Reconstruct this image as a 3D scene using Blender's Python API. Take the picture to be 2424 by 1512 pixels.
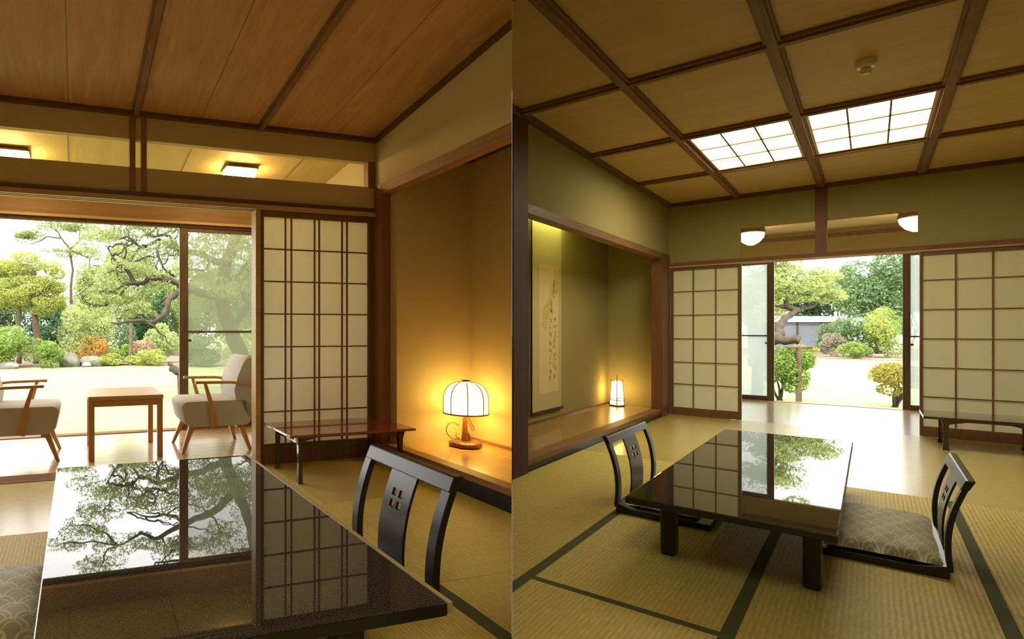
import bpy, math, random
import numpy as np
from mathutils import Matrix, Vector

# ---------------------------------------------------------------- clearing
for o in list(bpy.data.objects):
    bpy.data.objects.remove(o)
S = bpy.context.scene
COL = S.collection
random.seed(7)
RNG = np.random.default_rng(11)

# ---------------------------------------------------------------- camera (view camera: level, shifted lens), world, sun, exposure
FW, FH, FPX, PX, PY = 2424.0, 1512.0, 1353.0, 612.0, 781.0
EYE = 1.0
cd = bpy.data.cameras.new('camera')
cam = bpy.data.objects.new('camera', cd)
COL.objects.link(cam)
cam.location = (0, 0, EYE)
cam.rotation_euler = (math.pi / 2, 0, 0)
cd.sensor_width = 36.0
cd.lens = 36.0 * FPX / FW
cd.shift_x = (FW / 2 - PX) / FW
cd.shift_y = (PY - FH / 2) / FW
cd.clip_start = 0.02
cd.clip_end = 400
S.camera = cam

wd = bpy.data.worlds.new('sky')
S.world = wd
wd.use_nodes = True
bg = wd.node_tree.nodes['Background']
bg.inputs['Color'].default_value = (1.0, 0.985, 0.95, 1)
bg.inputs['Strength'].default_value = 2.7

sun = bpy.data.lights.new('sun', 'SUN')
sun.energy = 4.5
sun.angle = math.radians(6)
sun.color = (1.0, 0.95, 0.84)
so = bpy.data.objects.new('sun', sun)
COL.objects.link(so)
so.rotation_euler = (math.radians(33), 0, math.radians(-35))   # high, from behind the house

S.view_settings.view_transform = 'Standard'
S.view_settings.look = 'None'
S.view_settings.gamma = 1.0
S.view_settings.exposure = 1.0
S.view_settings.use_curve_mapping = False

# ---------------------------------------------------------------- rooms: two frames, u = right, v = depth, w = up
def rmat(ang):
    return Matrix.Rotation(ang, 4, 'Z')
MW = rmat(math.atan2(432, 1353))         # west room (left)
ME = rmat(math.atan2(-1450, 1353))       # east room (right)
MI = Matrix.Identity(4)
SEAM = np.array([600.0, 1353.0]) / math.hypot(600, 1353)   # direction of the dividing partition, which starts near the camera
SN = np.array([SEAM[1], -SEAM[0]])                          # its normal, pointing east
HALF = 0.0004

def to_world2(M, p):
    q = M @ Vector((p[0], p[1], 0)); return (q.x, q.y)
def clip(poly, n, d):
    """keep points with n.p <= d"""
    out = []
    for i in range(len(poly)):
        a, b = poly[i], poly[(i + 1) % len(poly)]
        da = n[0] * a[0] + n[1] * a[1] - d
        db = n[0] * b[0] + n[1] * b[1] - d
        if da <= 0: out.append(a)
        if (da < 0 < db) or (db < 0 < da):
            t = da / (da - db)
            out.append((a[0] + t * (b[0] - a[0]), a[1] + t * (b[1] - a[1])))
    return out
YBACK = -1.6
def clip_room(M, poly):
    """cut a room-local outline at the partition and at the back wall"""
    P = [to_world2(M, p) for p in poly]
    if M is MW:
        n = SN - HALF * 0 * SEAM
        n = np.array([SN[0], SN[1]]) + HALF * SEAM      # a hair west of the partition's plane
        P = clip(P, n, 0)
    elif M is ME:
        n = -np.array([SN[0], SN[1]]) + HALF * SEAM
        P = clip(P, n, 0)
    P = clip(P, (0, -1), -YBACK)
    inv = M.inverted()
    return [tuple((inv @ Vector((p[0], p[1], 0)))[:2]) for p in P]

# ---------------------------------------------------------------- materials
MATS = {}
def newmat(name):
    m = bpy.data.materials.new(name); m.use_nodes = True
    nt = m.node_tree; nt.nodes.clear()
    out = nt.nodes.new('ShaderNodeOutputMaterial')
    b = nt.nodes.new('ShaderNodeBsdfPrincipled')
    nt.links.new(b.outputs[0], out.inputs[0])
    MATS[name] = m
    return m, nt, b, out
def tc(nt, scale=(1, 1, 1), rot=(0, 0, 0), src='Object'):
    t = nt.nodes.new('ShaderNodeTexCoord'); mp = nt.nodes.new('ShaderNodeMapping')
    mp.inputs['Scale'].default_value = scale; mp.inputs['Rotation'].default_value = rot
    nt.links.new(t.outputs[src], mp.inputs[0]); return mp.outputs[0]
def ramp(nt, fac, stops):
    r = nt.nodes.new('ShaderNodeValToRGB')
    e = r.color_ramp.elements
    while len(e) < len(stops): e.new(0.5)
    for k, (p, c) in enumerate(stops):
        e[k].position = p; e[k].color = (c[0], c[1], c[2], 1)
    nt.links.new(fac, r.inputs[0]); return r.outputs[0]
def bump(nt, b, h, strength, dist=0.002):
    n = nt.nodes.new('ShaderNodeBump'); n.inputs['Strength'].default_value = strength
    n.inputs['Distance'].default_value = dist
    nt.links.new(h, n.inputs['Height']); nt.links.new(n.outputs[0], b.inputs['Normal'])
def noise(nt, vec, scale, detail=4, rough=0.55, dist=0.0):
    n = nt.nodes.new('ShaderNodeTexNoise'); n.inputs['Scale'].default_value = scale
    n.inputs['Detail'].default_value = detail; n.inputs['Roughness'].default_value = rough
    n.inputs['Distortion'].default_value = dist
    nt.links.new(vec, n.inputs[0]); return n.outputs[0]
def wood(name, c1, c2, axis='z', scale=1.0, rough=0.45, spec=0.4, fine=1.0, coat=0.0):
    m, nt, b, out = newmat(name)
    s = {'x': (0.9, 14, 14), 'y': (14, 0.9, 14), 'z': (14, 14, 0.9)}[axis]
    v = tc(nt, tuple(k * scale for k in s))
    n1 = noise(nt, v, 2.2, 5, 0.6, 0.7)
    s2 = {'x': (1.5, 90, 90), 'y': (90, 1.5, 90), 'z': (90, 90, 1.5)}[axis]
    n2 = noise(nt, tc(nt, tuple(k * scale for k in s2)), 1.5, 3, 0.6)
    mx = nt.nodes.new('ShaderNodeMath'); mx.operation = 'MULTIPLY_ADD'
    mx.inputs[1].default_value = 0.35 * fine
    nt.links.new(n2, mx.inputs[0]); nt.links.new(n1, mx.inputs[2])
    nt.links.new(ramp(nt, mx.outputs[0], [(0.42, c1), (0.85, c2)]), b.inputs['Base Color'])
    b.inputs['Roughness'].default_value = rough
    b.inputs['Specular IOR Level'].default_value = spec
    b.inputs['Coat Weight'].default_value = coat
    bump(nt, b, mx.outputs[0], 0.15, 0.001)
    return m
def plain(name, c, rough=0.6, spec=0.4, metal=0.0, coat=0.0, ns=0.0, nscale=60):
    m, nt, b, out = newmat(name)
    b.inputs['Base Color'].default_value = (*c, 1)
    b.inputs['Roughness'].default_value = rough
    b.inputs['Specular IOR Level'].default_value = spec
    b.inputs['Metallic'].default_value = metal
    b.inputs['Coat Weight'].default_value = coat
    if ns > 0:
        n = noise(nt, tc(nt), nscale, 5)
        lo = tuple(k * (1 - ns) for k in c); hi = tuple(min(1, k * (1 + ns)) for k in c)
        nt.links.new(ramp(nt, n, [(0.3, lo), (0.7, hi)]), b.inputs['Base Color'])
        bump(nt, b, n, 0.2, 0.001)
    return m
def emis(name, c, strength):
    m, nt, b, out = newmat(name)
    b.inputs['Base Color'].default_value = (0.8, 0.8, 0.78, 1)
    b.inputs['Emission Color'].default_value = (*c, 1)
    b.inputs['Emission Strength'].default_value = strength
    b.inputs['Roughness'].default_value = 0.7
    return m

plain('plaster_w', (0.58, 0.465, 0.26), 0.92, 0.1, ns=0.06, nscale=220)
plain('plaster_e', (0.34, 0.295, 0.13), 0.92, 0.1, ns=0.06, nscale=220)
wood('ceiling_cedar', (0.38, 0.20, 0.085), (0.53, 0.305, 0.13), 'y', 0.55, 0.5, 0.25)
wood('ceiling_ash', (0.52, 0.37, 0.17), (0.60, 0.44, 0.21), 'x', 0.5, 0.6, 0.2)
wood('batten', (0.17, 0.085, 0.045), (0.27, 0.145, 0.08), 'y', 1.0, 0.6, 0.12)
wood('batten_x', (0.17, 0.085, 0.045), (0.27, 0.145, 0.08), 'x', 1.0, 0.6, 0.12)
wood('post_red', (0.22, 0.09, 0.04), (0.31, 0.14, 0.065), 'z', 1.0, 0.4)
wood('beam_red', (0.25, 0.12, 0.05), (0.35, 0.18, 0.08), 'y', 1.0, 0.5, 0.25)
wood('beam_x', (0.30, 0.15, 0.07), (0.43, 0.23, 0.11), 'x', 1.0, 0.4)
wood('header_board', (0.23, 0.14, 0.06), (0.30, 0.185, 0.085), 'x', 1.0, 0.5, 0.2)
wood('post_east', (0.135, 0.055, 0.027), (0.20, 0.085, 0.042), 'z', 1.0, 0.45, 0.3)
wood('beam_east', (0.165, 0.085, 0.038), (0.24, 0.13, 0.06), 'y', 1.0, 0.5, 0.25)
wood('alcove_board_east', (0.28, 0.155, 0.06), (0.36, 0.21, 0.09), 'y', 0.7, 0.25, 0.4, 1.0, 0.3)
wood('beam_pale', (0.42, 0.27, 0.12), (0.53, 0.35, 0.17), 'x', 1.0, 0.45)
wood('dark_trim', (0.085, 0.035, 0.016), (0.15, 0.065, 0.03), 'x', 1.0, 0.4)
wood('dark_trim_y', (0.085, 0.035, 0.016), (0.15, 0.065, 0.03), 'y', 1.0, 0.4)
wood('dark_post', (0.06, 0.028, 0.018), (0.11, 0.055, 0.035), 'z', 1.0, 0.6, 0.15)
wood('door_brown', (0.075, 0.048, 0.03), (0.14, 0.09, 0.058), 'z', 1.0, 0.45)
wood('shoji_frame', (0.13, 0.06, 0.026), (0.20, 0.10, 0.045), 'z', 1.0, 0.45)
wood('shoji_bar', (0.16, 0.08, 0.03), (0.24, 0.12, 0.05), 'z', 1.5, 0.5)
wood('oak', (0.42, 0.20, 0.06), (0.56, 0.30, 0.11), 'z', 1.2, 0.4)
wood('oak_x', (0.42, 0.20, 0.06), (0.56, 0.30, 0.11), 'x', 1.2, 0.4)
wood('oak_gloss', (0.48, 0.26, 0.10), (0.62, 0.36, 0.16), 'x', 1.2, 0.28, 1.0)
wood('alcove_board', (0.50, 0.27, 0.10), (0.62, 0.36, 0.15), 'y', 0.7, 0.22, 0.5, 1.0, 0.4)
wood('red_lacquer', (0.22, 0.04, 0.018), (0.32, 0.06, 0.03), 'x', 0.8, 0.10, 0.6, 0.6, 0.6)
wood('dark_lacquer', (0.028, 0.012, 0.009), (0.05, 0.019, 0.013), 'x', 0.8, 0.12, 0.6, 0.6, 0.6)
wood('burl', (0.09, 0.032, 0.018), (0.17, 0.065, 0.035), 'x', 1.0, 0.3, 0.5)
plain('black_lacquer', (0.014, 0.015, 0.016), 0.30, 0.42)
plain('threshold_black', (0.018, 0.014, 0.013), 0.4, 0.2)
plain('glint_tan', (0.42, 0.34, 0.17), 0.4, 0.5)  # tan of the warm reflection painted along the left table's edge
plain('cloth_green', (0.10, 0.11, 0.055), 0.8, 0.2, ns=0.25, nscale=400)
plain('seam_dark', (0.10, 0.08, 0.04), 0.9, 0.1)
plain('white_plastic', (0.72, 0.70, 0.62), 0.4)
plain('brass', (0.45, 0.32, 0.12), 0.35, 0.5, 0.9)
plain('cord_brown', (0.22, 0.12, 0.05), 0.6)
plain('scroll_mount', (0.52, 0.46, 0.27), 0.9, 0.1, ns=0.05, nscale=300)
plain('scroll_paper', (0.66, 0.55, 0.32), 0.9, 0.1, ns=0.04, nscale=90)
plain('scroll_gold', (0.58, 0.47, 0.21), 0.9, 0.1, ns=0.2, nscale=30)
plain('ink', (0.10, 0.07, 0.04), 0.9, 0.1)
plain('ink_faded', (0.34, 0.22, 0.10), 0.9, 0.1)
plain('bark', (0.055, 0.044, 0.033), 0.9, 0.2, ns=0.4, nscale=9)
plain('bark_pale', (0.105, 0.075, 0.05), 0.9, 0.2, ns=0.3, nscale=9)
plain('stone', (0.12, 0.12, 0.09), 0.9, 0.2, ns=0.3, nscale=5)
plain('stone_pale', (0.20, 0.20, 0.18), 0.9, 0.2, ns=0.2, nscale=5)
plain('fence_grey', (0.12, 0.13, 0.15), 0.8, 0.2, ns=0.1, nscale=8)
plain('roof_white', (0.38, 0.39, 0.40), 0.6, 0.3)
plain('soil', (0.155, 0.12, 0.085), 0.95, 0.1, ns=0.25, nscale=3)
plain('exterior', (0.32, 0.27, 0.20), 0.9, 0.1)
plain('bronze_rim', (0.13, 0.085, 0.03), 0.45, 0.5, 0.4)

# lacquered table top: black, its fine pale speckle painted in for blurred sky reflection
m, nt, b, out = newmat('table_top')
sp = noise(nt, tc(nt), 300, 2, 0.7)
nt.links.new(ramp(nt, sp, [(0.46, (0.008, 0.007, 0.007)), (0.72, (0.15, 0.14, 0.15))]), b.inputs['Base Color'])
b.inputs['Roughness'].default_value = 0.6
b.inputs['Specular IOR Level'].default_value = 0.0
b.inputs['Coat Weight'].default_value = 1.0
b.inputs['Coat Roughness'].default_value = 0.012
b.inputs['Coat IOR'].default_value = 1.6

# engawa boards: oiled wood planks, glossy
def planks(name, c1, c2, rough, width, along='x'):
    m, nt, b, out = newmat(name)
    v = tc(nt)
    sx = nt.nodes.new('ShaderNodeSeparateXYZ'); nt.links.new(v, sx.inputs[0])
    d = nt.nodes.new('ShaderNodeMath'); d.operation = 'DIVIDE'; d.inputs[1].default_value = width
    nt.links.new(sx.outputs[1 if along == 'x' else 0], d.inputs[0])
    fl = nt.nodes.new('ShaderNodeMath'); fl.operation = 'FLOOR'; nt.links.new(d.outputs[0], fl.inputs[0])
    wn = nt.nodes.new('ShaderNodeTexWhiteNoise'); wn.noise_dimensions = '1D'; nt.links.new(fl.outputs[0], wn.inputs['W'])
    gs = (1.2, 30, 30) if along == 'x' else (30, 1.2, 30)
    g = noise(nt, tc(nt, gs), 1.5, 4, 0.6, 0.5)
    mx = nt.nodes.new('ShaderNodeMath'); mx.operation = 'MULTIPLY_ADD'; mx.inputs[1].default_value = 0.35
    nt.links.new(wn.outputs[0], mx.inputs[0]); nt.links.new(g, mx.inputs[2])
    fr = nt.nodes.new('ShaderNodeMath'); fr.operation = 'FRACT'; nt.links.new(d.outputs[0], fr.inputs[0])
    gp = nt.nodes.new('ShaderNodeMath'); gp.operation = 'GREATER_THAN'; gp.inputs[1].default_value = 0.03
    nt.links.new(fr.outputs[0], gp.inputs[0])
    col = ramp(nt, mx.outputs[0], [(0.35, c1), (0.95, c2)])
    mm = nt.nodes.new('ShaderNodeMix'); mm.data_type = 'RGBA'
    nt.links.new(gp.outputs[0], mm.inputs[0]); mm.inputs[6].default_value = (c1[0] * .3, c1[1] * .3, c1[2] * .3, 1)
    nt.links.new(col, mm.inputs[7]); nt.links.new(mm.outputs[2], b.inputs['Base Color'])
    b.inputs['Roughness'].default_value = rough
    b.inputs['Coat Weight'].default_value = 1.0 if 'floor' in name else 0.0; b.inputs['Coat Roughness'].default_value = 0.16
    return m
planks('engawa_floor', (0.62, 0.42, 0.22), (0.74, 0.54, 0.31), 0.25, 0.14)
wood('engawa_ceiling', (0.56, 0.42, 0.14), (0.64, 0.49, 0.19), 'y', 0.4, 0.6, 0.2)
plain('veranda_ceiling', (0.68, 0.52, 0.34), 0.9, 0.1)

# tatami: woven rush with ribs along one direction
def tatami(name, along):
    m, nt, b, out = newmat(name)
    v = tc(nt)
    sx = nt.nodes.new('ShaderNodeSeparateXYZ'); nt.links.new(v, sx.inputs[0])
    mu = nt.nodes.new('ShaderNodeMath'); mu.operation = 'MULTIPLY'; mu.inputs[1].default_value = 2 * math.pi / 0.0165
    nt.links.new(sx.outputs[0 if along == 'y' else 1], mu.inputs[0])
    sn = nt.nodes.new('ShaderNodeMath'); sn.operation = 'SINE'; nt.links.new(mu.outputs[0], sn.inputs[0])
    g = noise(nt, tc(nt, (40, 6, 1) if along == 'y' else (6, 40, 1)), 3, 4, 0.6)
    a = nt.nodes.new('ShaderNodeMath'); a.operation = 'MULTIPLY_ADD'; a.inputs[1].default_value = 0.11
    nt.links.new(sn.outputs[0], a.inputs[0]); nt.links.new(g, a.inputs[2])
    nt.links.new(ramp(nt, a.outputs[0], [(0.28, (0.49, 0.395, 0.115)), (0.72, (0.70, 0.585, 0.20))]), b.inputs['Base Color'])
    b.inputs['Roughness'].default_value = 0.55
    b.inputs['Specular IOR Level'].default_value = 0.3
    if along == 'x':                     # seen across the rush: the straw's sheen
        b.inputs['Coat Weight'].default_value = 1.0; b.inputs['Coat Roughness'].default_value = 0.22; b.inputs['Coat IOR'].default_value = 1.6
    bump(nt, b, sn.outputs[0], 0.35 if along == 'y' else 0.12, 0.0012)
    return m
tatami('tatami_v', 'y'); tatami('tatami_u', 'x')

# paper of the sliding screens
m, nt, b, out = newmat('shoji_paper')
nt.nodes.remove(b)
df = nt.nodes.new('ShaderNodeBsdfDiffuse'); tl = nt.nodes.new('ShaderNodeBsdfTranslucent'); mx = nt.nodes.new('ShaderNodeMixShader')
df.inputs[0].default_value = (0.80, 0.79, 0.61, 1); tl.inputs[0].default_value = (0.92, 0.90, 0.78, 1)
mx.inputs[0].default_value = 0.5
nt.links.new(df.outputs[0], mx.inputs[1]); nt.links.new(tl.outputs[0], mx.inputs[2]); nt.links.new(mx.outputs[0], out.inputs[0])

# window panes with the faint haze of an insect screen behind the glass
def pane(name, haze, c):
    m, nt, b, out = newmat(name)
    nt.nodes.remove(b)
    tr = nt.nodes.new('ShaderNodeBsdfTransparent'); df = nt.nodes.new('ShaderNodeBsdfDiffuse'); tl = nt.nodes.new('ShaderNodeBsdfTranslucent')
    gl = nt.nodes.new('ShaderNodeBsdfGlossy'); gl.inputs['Roughness'].default_value = 0.02
    df.inputs[0].default_value = (*c, 1); tl.inputs[0].default_value = (*c, 1)
    m1 = nt.nodes.new('ShaderNodeMixShader'); m1.inputs[0].default_value = 0.6
    nt.links.new(df.outputs[0], m1.inputs[1]); nt.links.new(tl.outputs[0], m1.inputs[2])
    m2 = nt.nodes.new('ShaderNodeMixShader'); m2.inputs[0].default_value = haze
    nt.links.new(tr.outputs[0], m2.inputs[1]); nt.links.new(m1.outputs[0], m2.inputs[2])
    fr = nt.nodes.new('ShaderNodeFresnel'); fr.inputs[0].default_value = 1.35
    m3 = nt.nodes.new('ShaderNodeMixShader'); nt.links.new(fr.outputs[0], m3.inputs[0])
    nt.links.new(m2.outputs[0], m3.inputs[1]); nt.links.new(gl.outputs[0], m3.inputs[2])
    nt.links.new(m3.outputs[0], out.inputs[0])
pane('pane_west', 0.40, (0.36, 0.40, 0.28)); pane('pane_east', 0.60, (0.66, 0.74, 0.76))

# upholstery
def fabric(name, c, sc=500):
    m, nt, b, out = newmat(name)
    n = noise(nt, tc(nt, (1, 1, 4)), sc, 2)
    nt.links.new(ramp(nt, n, [(0.3, tuple(k * .8 for k in c)), (0.7, c)]), b.inputs['Base Color'])
    b.inputs['Roughness'].default_value = 0.95; b.inputs['Specular IOR Level'].default_value = 0.1
    bump(nt, b, n, 0.3, 0.001)
fabric('grey_fabric', (0.52, 0.50, 0.48))

# cushion: grey-green silk woven with pale scalloped waves
def wave_cloth():
    m, nt, b, out = newmat('wave_cloth')
    v = tc(nt, src='Generated')
    sx = nt.nodes.new('ShaderNodeSeparateXYZ'); nt.links.new(v, sx.inputs[0])
    def M(op, a, b2=None, c=None):
        n = nt.nodes.new('ShaderNodeMath'); n.operation = op
        for k, q in enumerate((a, b2, c)):
            if q is None: continue
            if isinstance(q, (int, float)): n.inputs[k].default_value = q
            else: nt.links.new(q, n.inputs[k])
        return n.outputs[0]
    wob = noise(nt, tc(nt, (4, 4, 4), src='Generated'), 1.5, 2)
    x = M('MULTIPLY_ADD', wob, 0.03, sx.outputs[0]); y = M('MULTIPLY_ADD', wob, 0.05, sx.outputs[1])
    P = 0.17
    def layer(shift):
        cx = M('SUBTRACT', M('FRACT', M('ADD', M('DIVIDE', x, P), shift)), 0.5)
        ry = M('DIVIDE', y, P * 0.5)
        ry2 = M('ADD', ry, shift * 2)
        cy = M('MULTIPLY', M('FRACT', M('MULTIPLY', ry2, 0.5)), 1.0)
        r = M('SQRT', M('ADD', M('MULTIPLY', cx, cx), M('MULTIPLY', cy, M('MULTIPLY', cy, 0.55))))
        d1 = M('LESS_THAN', M('ABSOLUTE', M('SUBTRACT', r, 0.46)), 0.035)
        d2 = M('LESS_THAN', M('ABSOLUTE', M('SUBTRACT', r, 0.30)), 0.02)
        return M('MAXIMUM', d1, d2)
    L = M('MAXIMUM', layer(0.0), layer(0.5))
    mm = nt.nodes.new('ShaderNodeMix'); mm.data_type = 'RGBA'
    nt.links.new(L, mm.inputs[0]); mm.inputs[6].default_value = (0.34, 0.335, 0.23, 1); mm.inputs[7].default_value = (0.62, 0.58, 0.38, 1)
    nt.links.new(mm.outputs[2], b.inputs['Base Color'])
    b.inputs['Roughness'].default_value = 0.6; b.inputs['Sheen Weight'].default_value = 0.3
wave_cloth()

# lawn
m, nt, b, out = newmat('lawn')
n = noise(nt, tc(nt), 2.0, 6, 0.65)
nt.links.new(ramp(nt, n, [(0.3, (0.21, 0.25, 0.085)), (0.7, (0.28, 0.32, 0.13))]), b.inputs['Base Color'])
b.inputs['Roughness'].default_value = 0.95
bump(nt, b, noise(nt, tc(nt), 60, 4), 0.5, 0.02)

# foliage
def leafmat(name, c1, c2):
    m, nt, b, out = newmat(name)
    nt.nodes.remove(b)
    n = noise(nt, tc(nt), 3.5, 5, 0.8)
    col = ramp(nt, n, [(0.35, c1), (0.65, c2)])
    df = nt.nodes.new('ShaderNodeBsdfDiffuse'); tl = nt.nodes.new('ShaderNodeBsdfTranslucent'); mx = nt.nodes.new('ShaderNodeMixShader')
    mx.inputs[0].default_value = 0.35
    nt.links.new(col, df.inputs[0]); nt.links.new(col, tl.inputs[0])
    nt.links.new(df.outputs[0], mx.inputs[1]); nt.links.new(tl.outputs[0], mx.inputs[2]); nt.links.new(mx.outputs[0], out.inputs[0])
leafmat('leaf_yellow', (0.23, 0.28, 0.06), (0.42, 0.44, 0.14))
leafmat('leaf_pale', (0.24, 0.30, 0.10), (0.42, 0.47, 0.20))
leafmat('leaf_fresh', (0.12, 0.20, 0.04), (0.28, 0.37, 0.10))
leafmat('leaf_mid', (0.08, 0.14, 0.06), (0.20, 0.28, 0.13))
leafmat('leaf_dark', (0.035, 0.085, 0.04), (0.10, 0.18, 0.08))
leafmat('leaf_pine', (0.15, 0.20, 0.07), (0.36, 0.40, 0.16))
leafmat('leaf_orange', (0.30, 0.20, 0.05), (0.50, 0.22, 0.06))
leafmat('leaf_pink', (0.35, 0.27, 0.13), (0.50, 0.30, 0.26))
leafmat('leaf_olive', (0.20, 0.22, 0.05), (0.40, 0.30, 0.08))
leafmat('leaf_brown', (0.20, 0.17, 0.13), (0.30, 0.27, 0.18))

# lamps
emis('lamp_shade', (1.0, 0.64, 0.15), 4.4)
emis('lantern_paper', (1.0, 0.62, 0.19), 12.0)
emis('lantern_paper_low', (1.0, 0.80, 0.50), 1.2)
emis('ceiling_glow', (1.0, 0.87, 0.56), 6.5)
emis('room_fill_glow', (1.0, 0.69, 0.33), 8.0)  # glow of the overhead light added to brighten the left room
emis('globe_glow', (1.0, 0.70, 0.34), 7)
emis('box_glow', (1.0, 0.68, 0.30), 26)
emis('tube_glow', (0.90, 0.88, 0.22), 22.0)

# ---------------------------------------------------------------- mesh builder
class MB:
    def __init__(s): s.v = []; s.f = []; s.mi = []
    def add(s, vs, fs, mi=0):
        o = len(s.v); s.v += [tuple(p) for p in vs]; s.f += [tuple(i + o for i in f) for f in fs]; s.mi += [mi] * len(fs); return s
    def box(s, x0, x1, y0, y1, z0, z1, mi=0):
        return s.add([(x0, y0, z0), (x1, y0, z0), (x1, y1, z0), (x0, y1, z0), (x0, y0, z1), (x1, y0, z1), (x1, y1, z1), (x0, y1, z1)],
                     [(0, 3, 2, 1), (4, 5, 6, 7), (0, 1, 5, 4), (1, 2, 6, 5), (2, 3, 7, 6), (3, 0, 4, 7)], mi)
    def hexa(s, a, b, mi=0):
        """a, b: two quads (lists of 4 points) joined"""
        return s.add(list(a) + list(b), [(0, 3, 2, 1), (4, 5, 6, 7), (0, 1, 5, 4), (1, 2, 6, 5), (2, 3, 7, 6), (3, 0, 4, 7)], mi)
    def prism(s, poly, z0, z1, mi=0):
        n = len(poly)
        if n < 3: return s
        ar = sum(poly[i][0] * poly[(i + 1) % n][1] - poly[(i + 1) % n][0] * poly[i][1] for i in range(n))
        if ar < 0: poly = poly[::-1]
        f0 = z0 if callable(z0) else (lambda x, y: z0)
        f1 = z1 if callable(z1) else (lambda x, y: z1)
        vs = [(x, y, f0(x, y)) for x, y in poly] + [(x, y, f1(x, y)) for x, y in poly]
        fs = [tuple(range(n - 1, -1, -1)), tuple(range(n, 2 * n))] + [(i, (i + 1) % n, n + (i + 1) % n, n + i) for i in range(n)]
        return s.add(vs, fs, mi)
    def tube(s, pts, rad, n=8, mi=0, cap=True, curve=0):
        pts = [Vector(p) for p in pts]
        if curve:
            P = [pts[0]] + pts + [pts[-1]]; q = []
            for i in range(1, len(P) - 2):
                for k in range(curve):
                    t = k / curve; a, b, c, d = P[i - 1], P[i], P[i + 1], P[i + 2]
                    q.append(.5 * ((2 * b) + (c - a) * t + (2 * a - 5 * b + 4 * c - d) * t * t + (3 * b - a - 3 * c + d) * t ** 3))
            pts = q + [P[-1]]
        if not hasattr(rad, '__len__'): rad = [rad] * len(pts)
        rings = []; up = Vector((0, 0, 1)); prev = None
        for i, p in enumerate(pts):
            t = (pts[min(i + 1, len(pts) - 1)] - pts[max(i - 1, 0)]).normalized()
            if prev is None:
                a = t.cross(up)
                if a.length < 1e-3: a = t.cross(Vector((1, 0, 0)))
            else:
                a = prev - t * prev.dot(t)
            a.normalize(); prev = a; b = t.cross(a)
            rings.append([p + (a * math.cos(2 * math.pi * k / n) + b * math.sin(2 * math.pi * k / n)) * rad[i] for k in range(n)])
        vs = [q for r in rings for q in r]; fs = []
        for i in range(len(rings) - 1):
            for k in range(n):
                fs.append((i * n + k, i * n + (k + 1) % n, (i + 1) * n + (k + 1) % n, (i + 1) * n + k))
        if cap: fs += [tuple(range(n - 1, -1, -1)), tuple((len(rings) - 1) * n + k for k in range(n))]
        return s.add(vs, fs, mi)
    def lathe(s, prof, n=32, mi=0, lobes=0, amp=0.0, c=(0, 0, 0), sx=1, sy=1):
        vs = []; fs = []
        for r, z in prof:
            for k in range(n):
                a = 2 * math.pi * k / n
                rr = r * (1 + amp * abs(math.cos(a * lobes / 2))) if lobes else r
                vs.append((c[0] + rr * math.cos(a) * sx, c[1] + rr * math.sin(a) * sy, c[2] + z))
        for i in range(len(prof) - 1):
            for k in range(n):
                fs.append((i * n + k, i * n + (k + 1) % n, (i + 1) * n + (k + 1) % n, (i + 1) * n + k))
        if prof[0][0] > 1e-6: fs.append(tuple(range(n - 1, -1, -1)))
        if prof[-1][0] > 1e-6: fs.append(tuple((len(prof) - 1) * n + k for k in range(n)))
        return s.add(vs, fs, mi)

def build(name, mb, mats, parent=None, M=None, bevel=0.0, smooth=False, subsurf=0):
    me = bpy.data.meshes.new(name)
    me.from_pydata(mb.v, [], mb.f)
    if isinstance(mats, str): mats = [mats]
    for k in mats: me.materials.append(MATS[k])
    if len(mats) > 1: me.polygons.foreach_set('material_index', mb.mi)
    me.validate(); me.update()
    o = bpy.data.objects.new(name, me); COL.objects.link(o)
    if parent is not None: o.parent = parent
    if M is not None: o.matrix_world = M
    if bevel > 0:
        md = o.modifiers.new('bevel', 'BEVEL'); md.width = bevel; md.segments = 2; md.limit_method = 'ANGLE'
    if subsurf:
        md = o.modifiers.new('subsurf', 'SUBSURF'); md.levels = subsurf; md.render_levels = subsurf
    if smooth:
        me.polygons.foreach_set('use_smooth', [True] * len(me.polygons))
        if smooth == 'auto':
            try:
                me.set_sharp_from_angle(angle=math.radians(35))
            except Exception: pass
    return o
def thing(name, label, cat, M, loc, rot=0.0, group=None):
    o = bpy.data.objects.new(name, None); COL.objects.link(o)
    o.empty_display_size = 0.1
    o.matrix_world = M @ Matrix.Translation(loc) @ Matrix.Rotation(rot, 4, 'Z')
    o['label'] = label; o['category'] = cat
    if group: o['group'] = group
    return o
def tag(o, label, cat, group=None, kind=None):
    o['label'] = label; o['category'] = cat
    if group: o['group'] = group
    if kind: o['kind'] = kind
    return o
def struct(name, mb, mats, M, label=None, cat=None, bevel=0.0):
    o = build(name, mb, mats, None, M, bevel)
    o['kind'] = 'structure'
    if label: o['label'] = label
    if cat: o['category'] = cat
    return o
def sthing(name, label, cat, M, loc):
    o = thing(name, label, cat, M, loc); o['kind'] = 'structure'; return o
def rect(u0, u1, v0, v1): return [(u0, v0), (u1, v0), (u1, v1), (u0, v1)]
def croom(M, u0, u1, v0, v1): return clip_room(M, rect(u0, u1, v0, v1))
TR = [0]
def trim(mb, mat, M, label, bevel=0.0):
    TR[0] += 1
    return struct('trim_%d' % TR[0], mb, mat, M, label, 'trim', bevel)

# ================================================================= WEST ROOM (left photograph half)
VS = 4.037          # plane of the sliding screens
VG = 5.67           # plane of the garden doors
UW = 2.26           # plane of the alcove wall
def wceil(u, v): return 2.50 + 0.112 * (VS - v)
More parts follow.
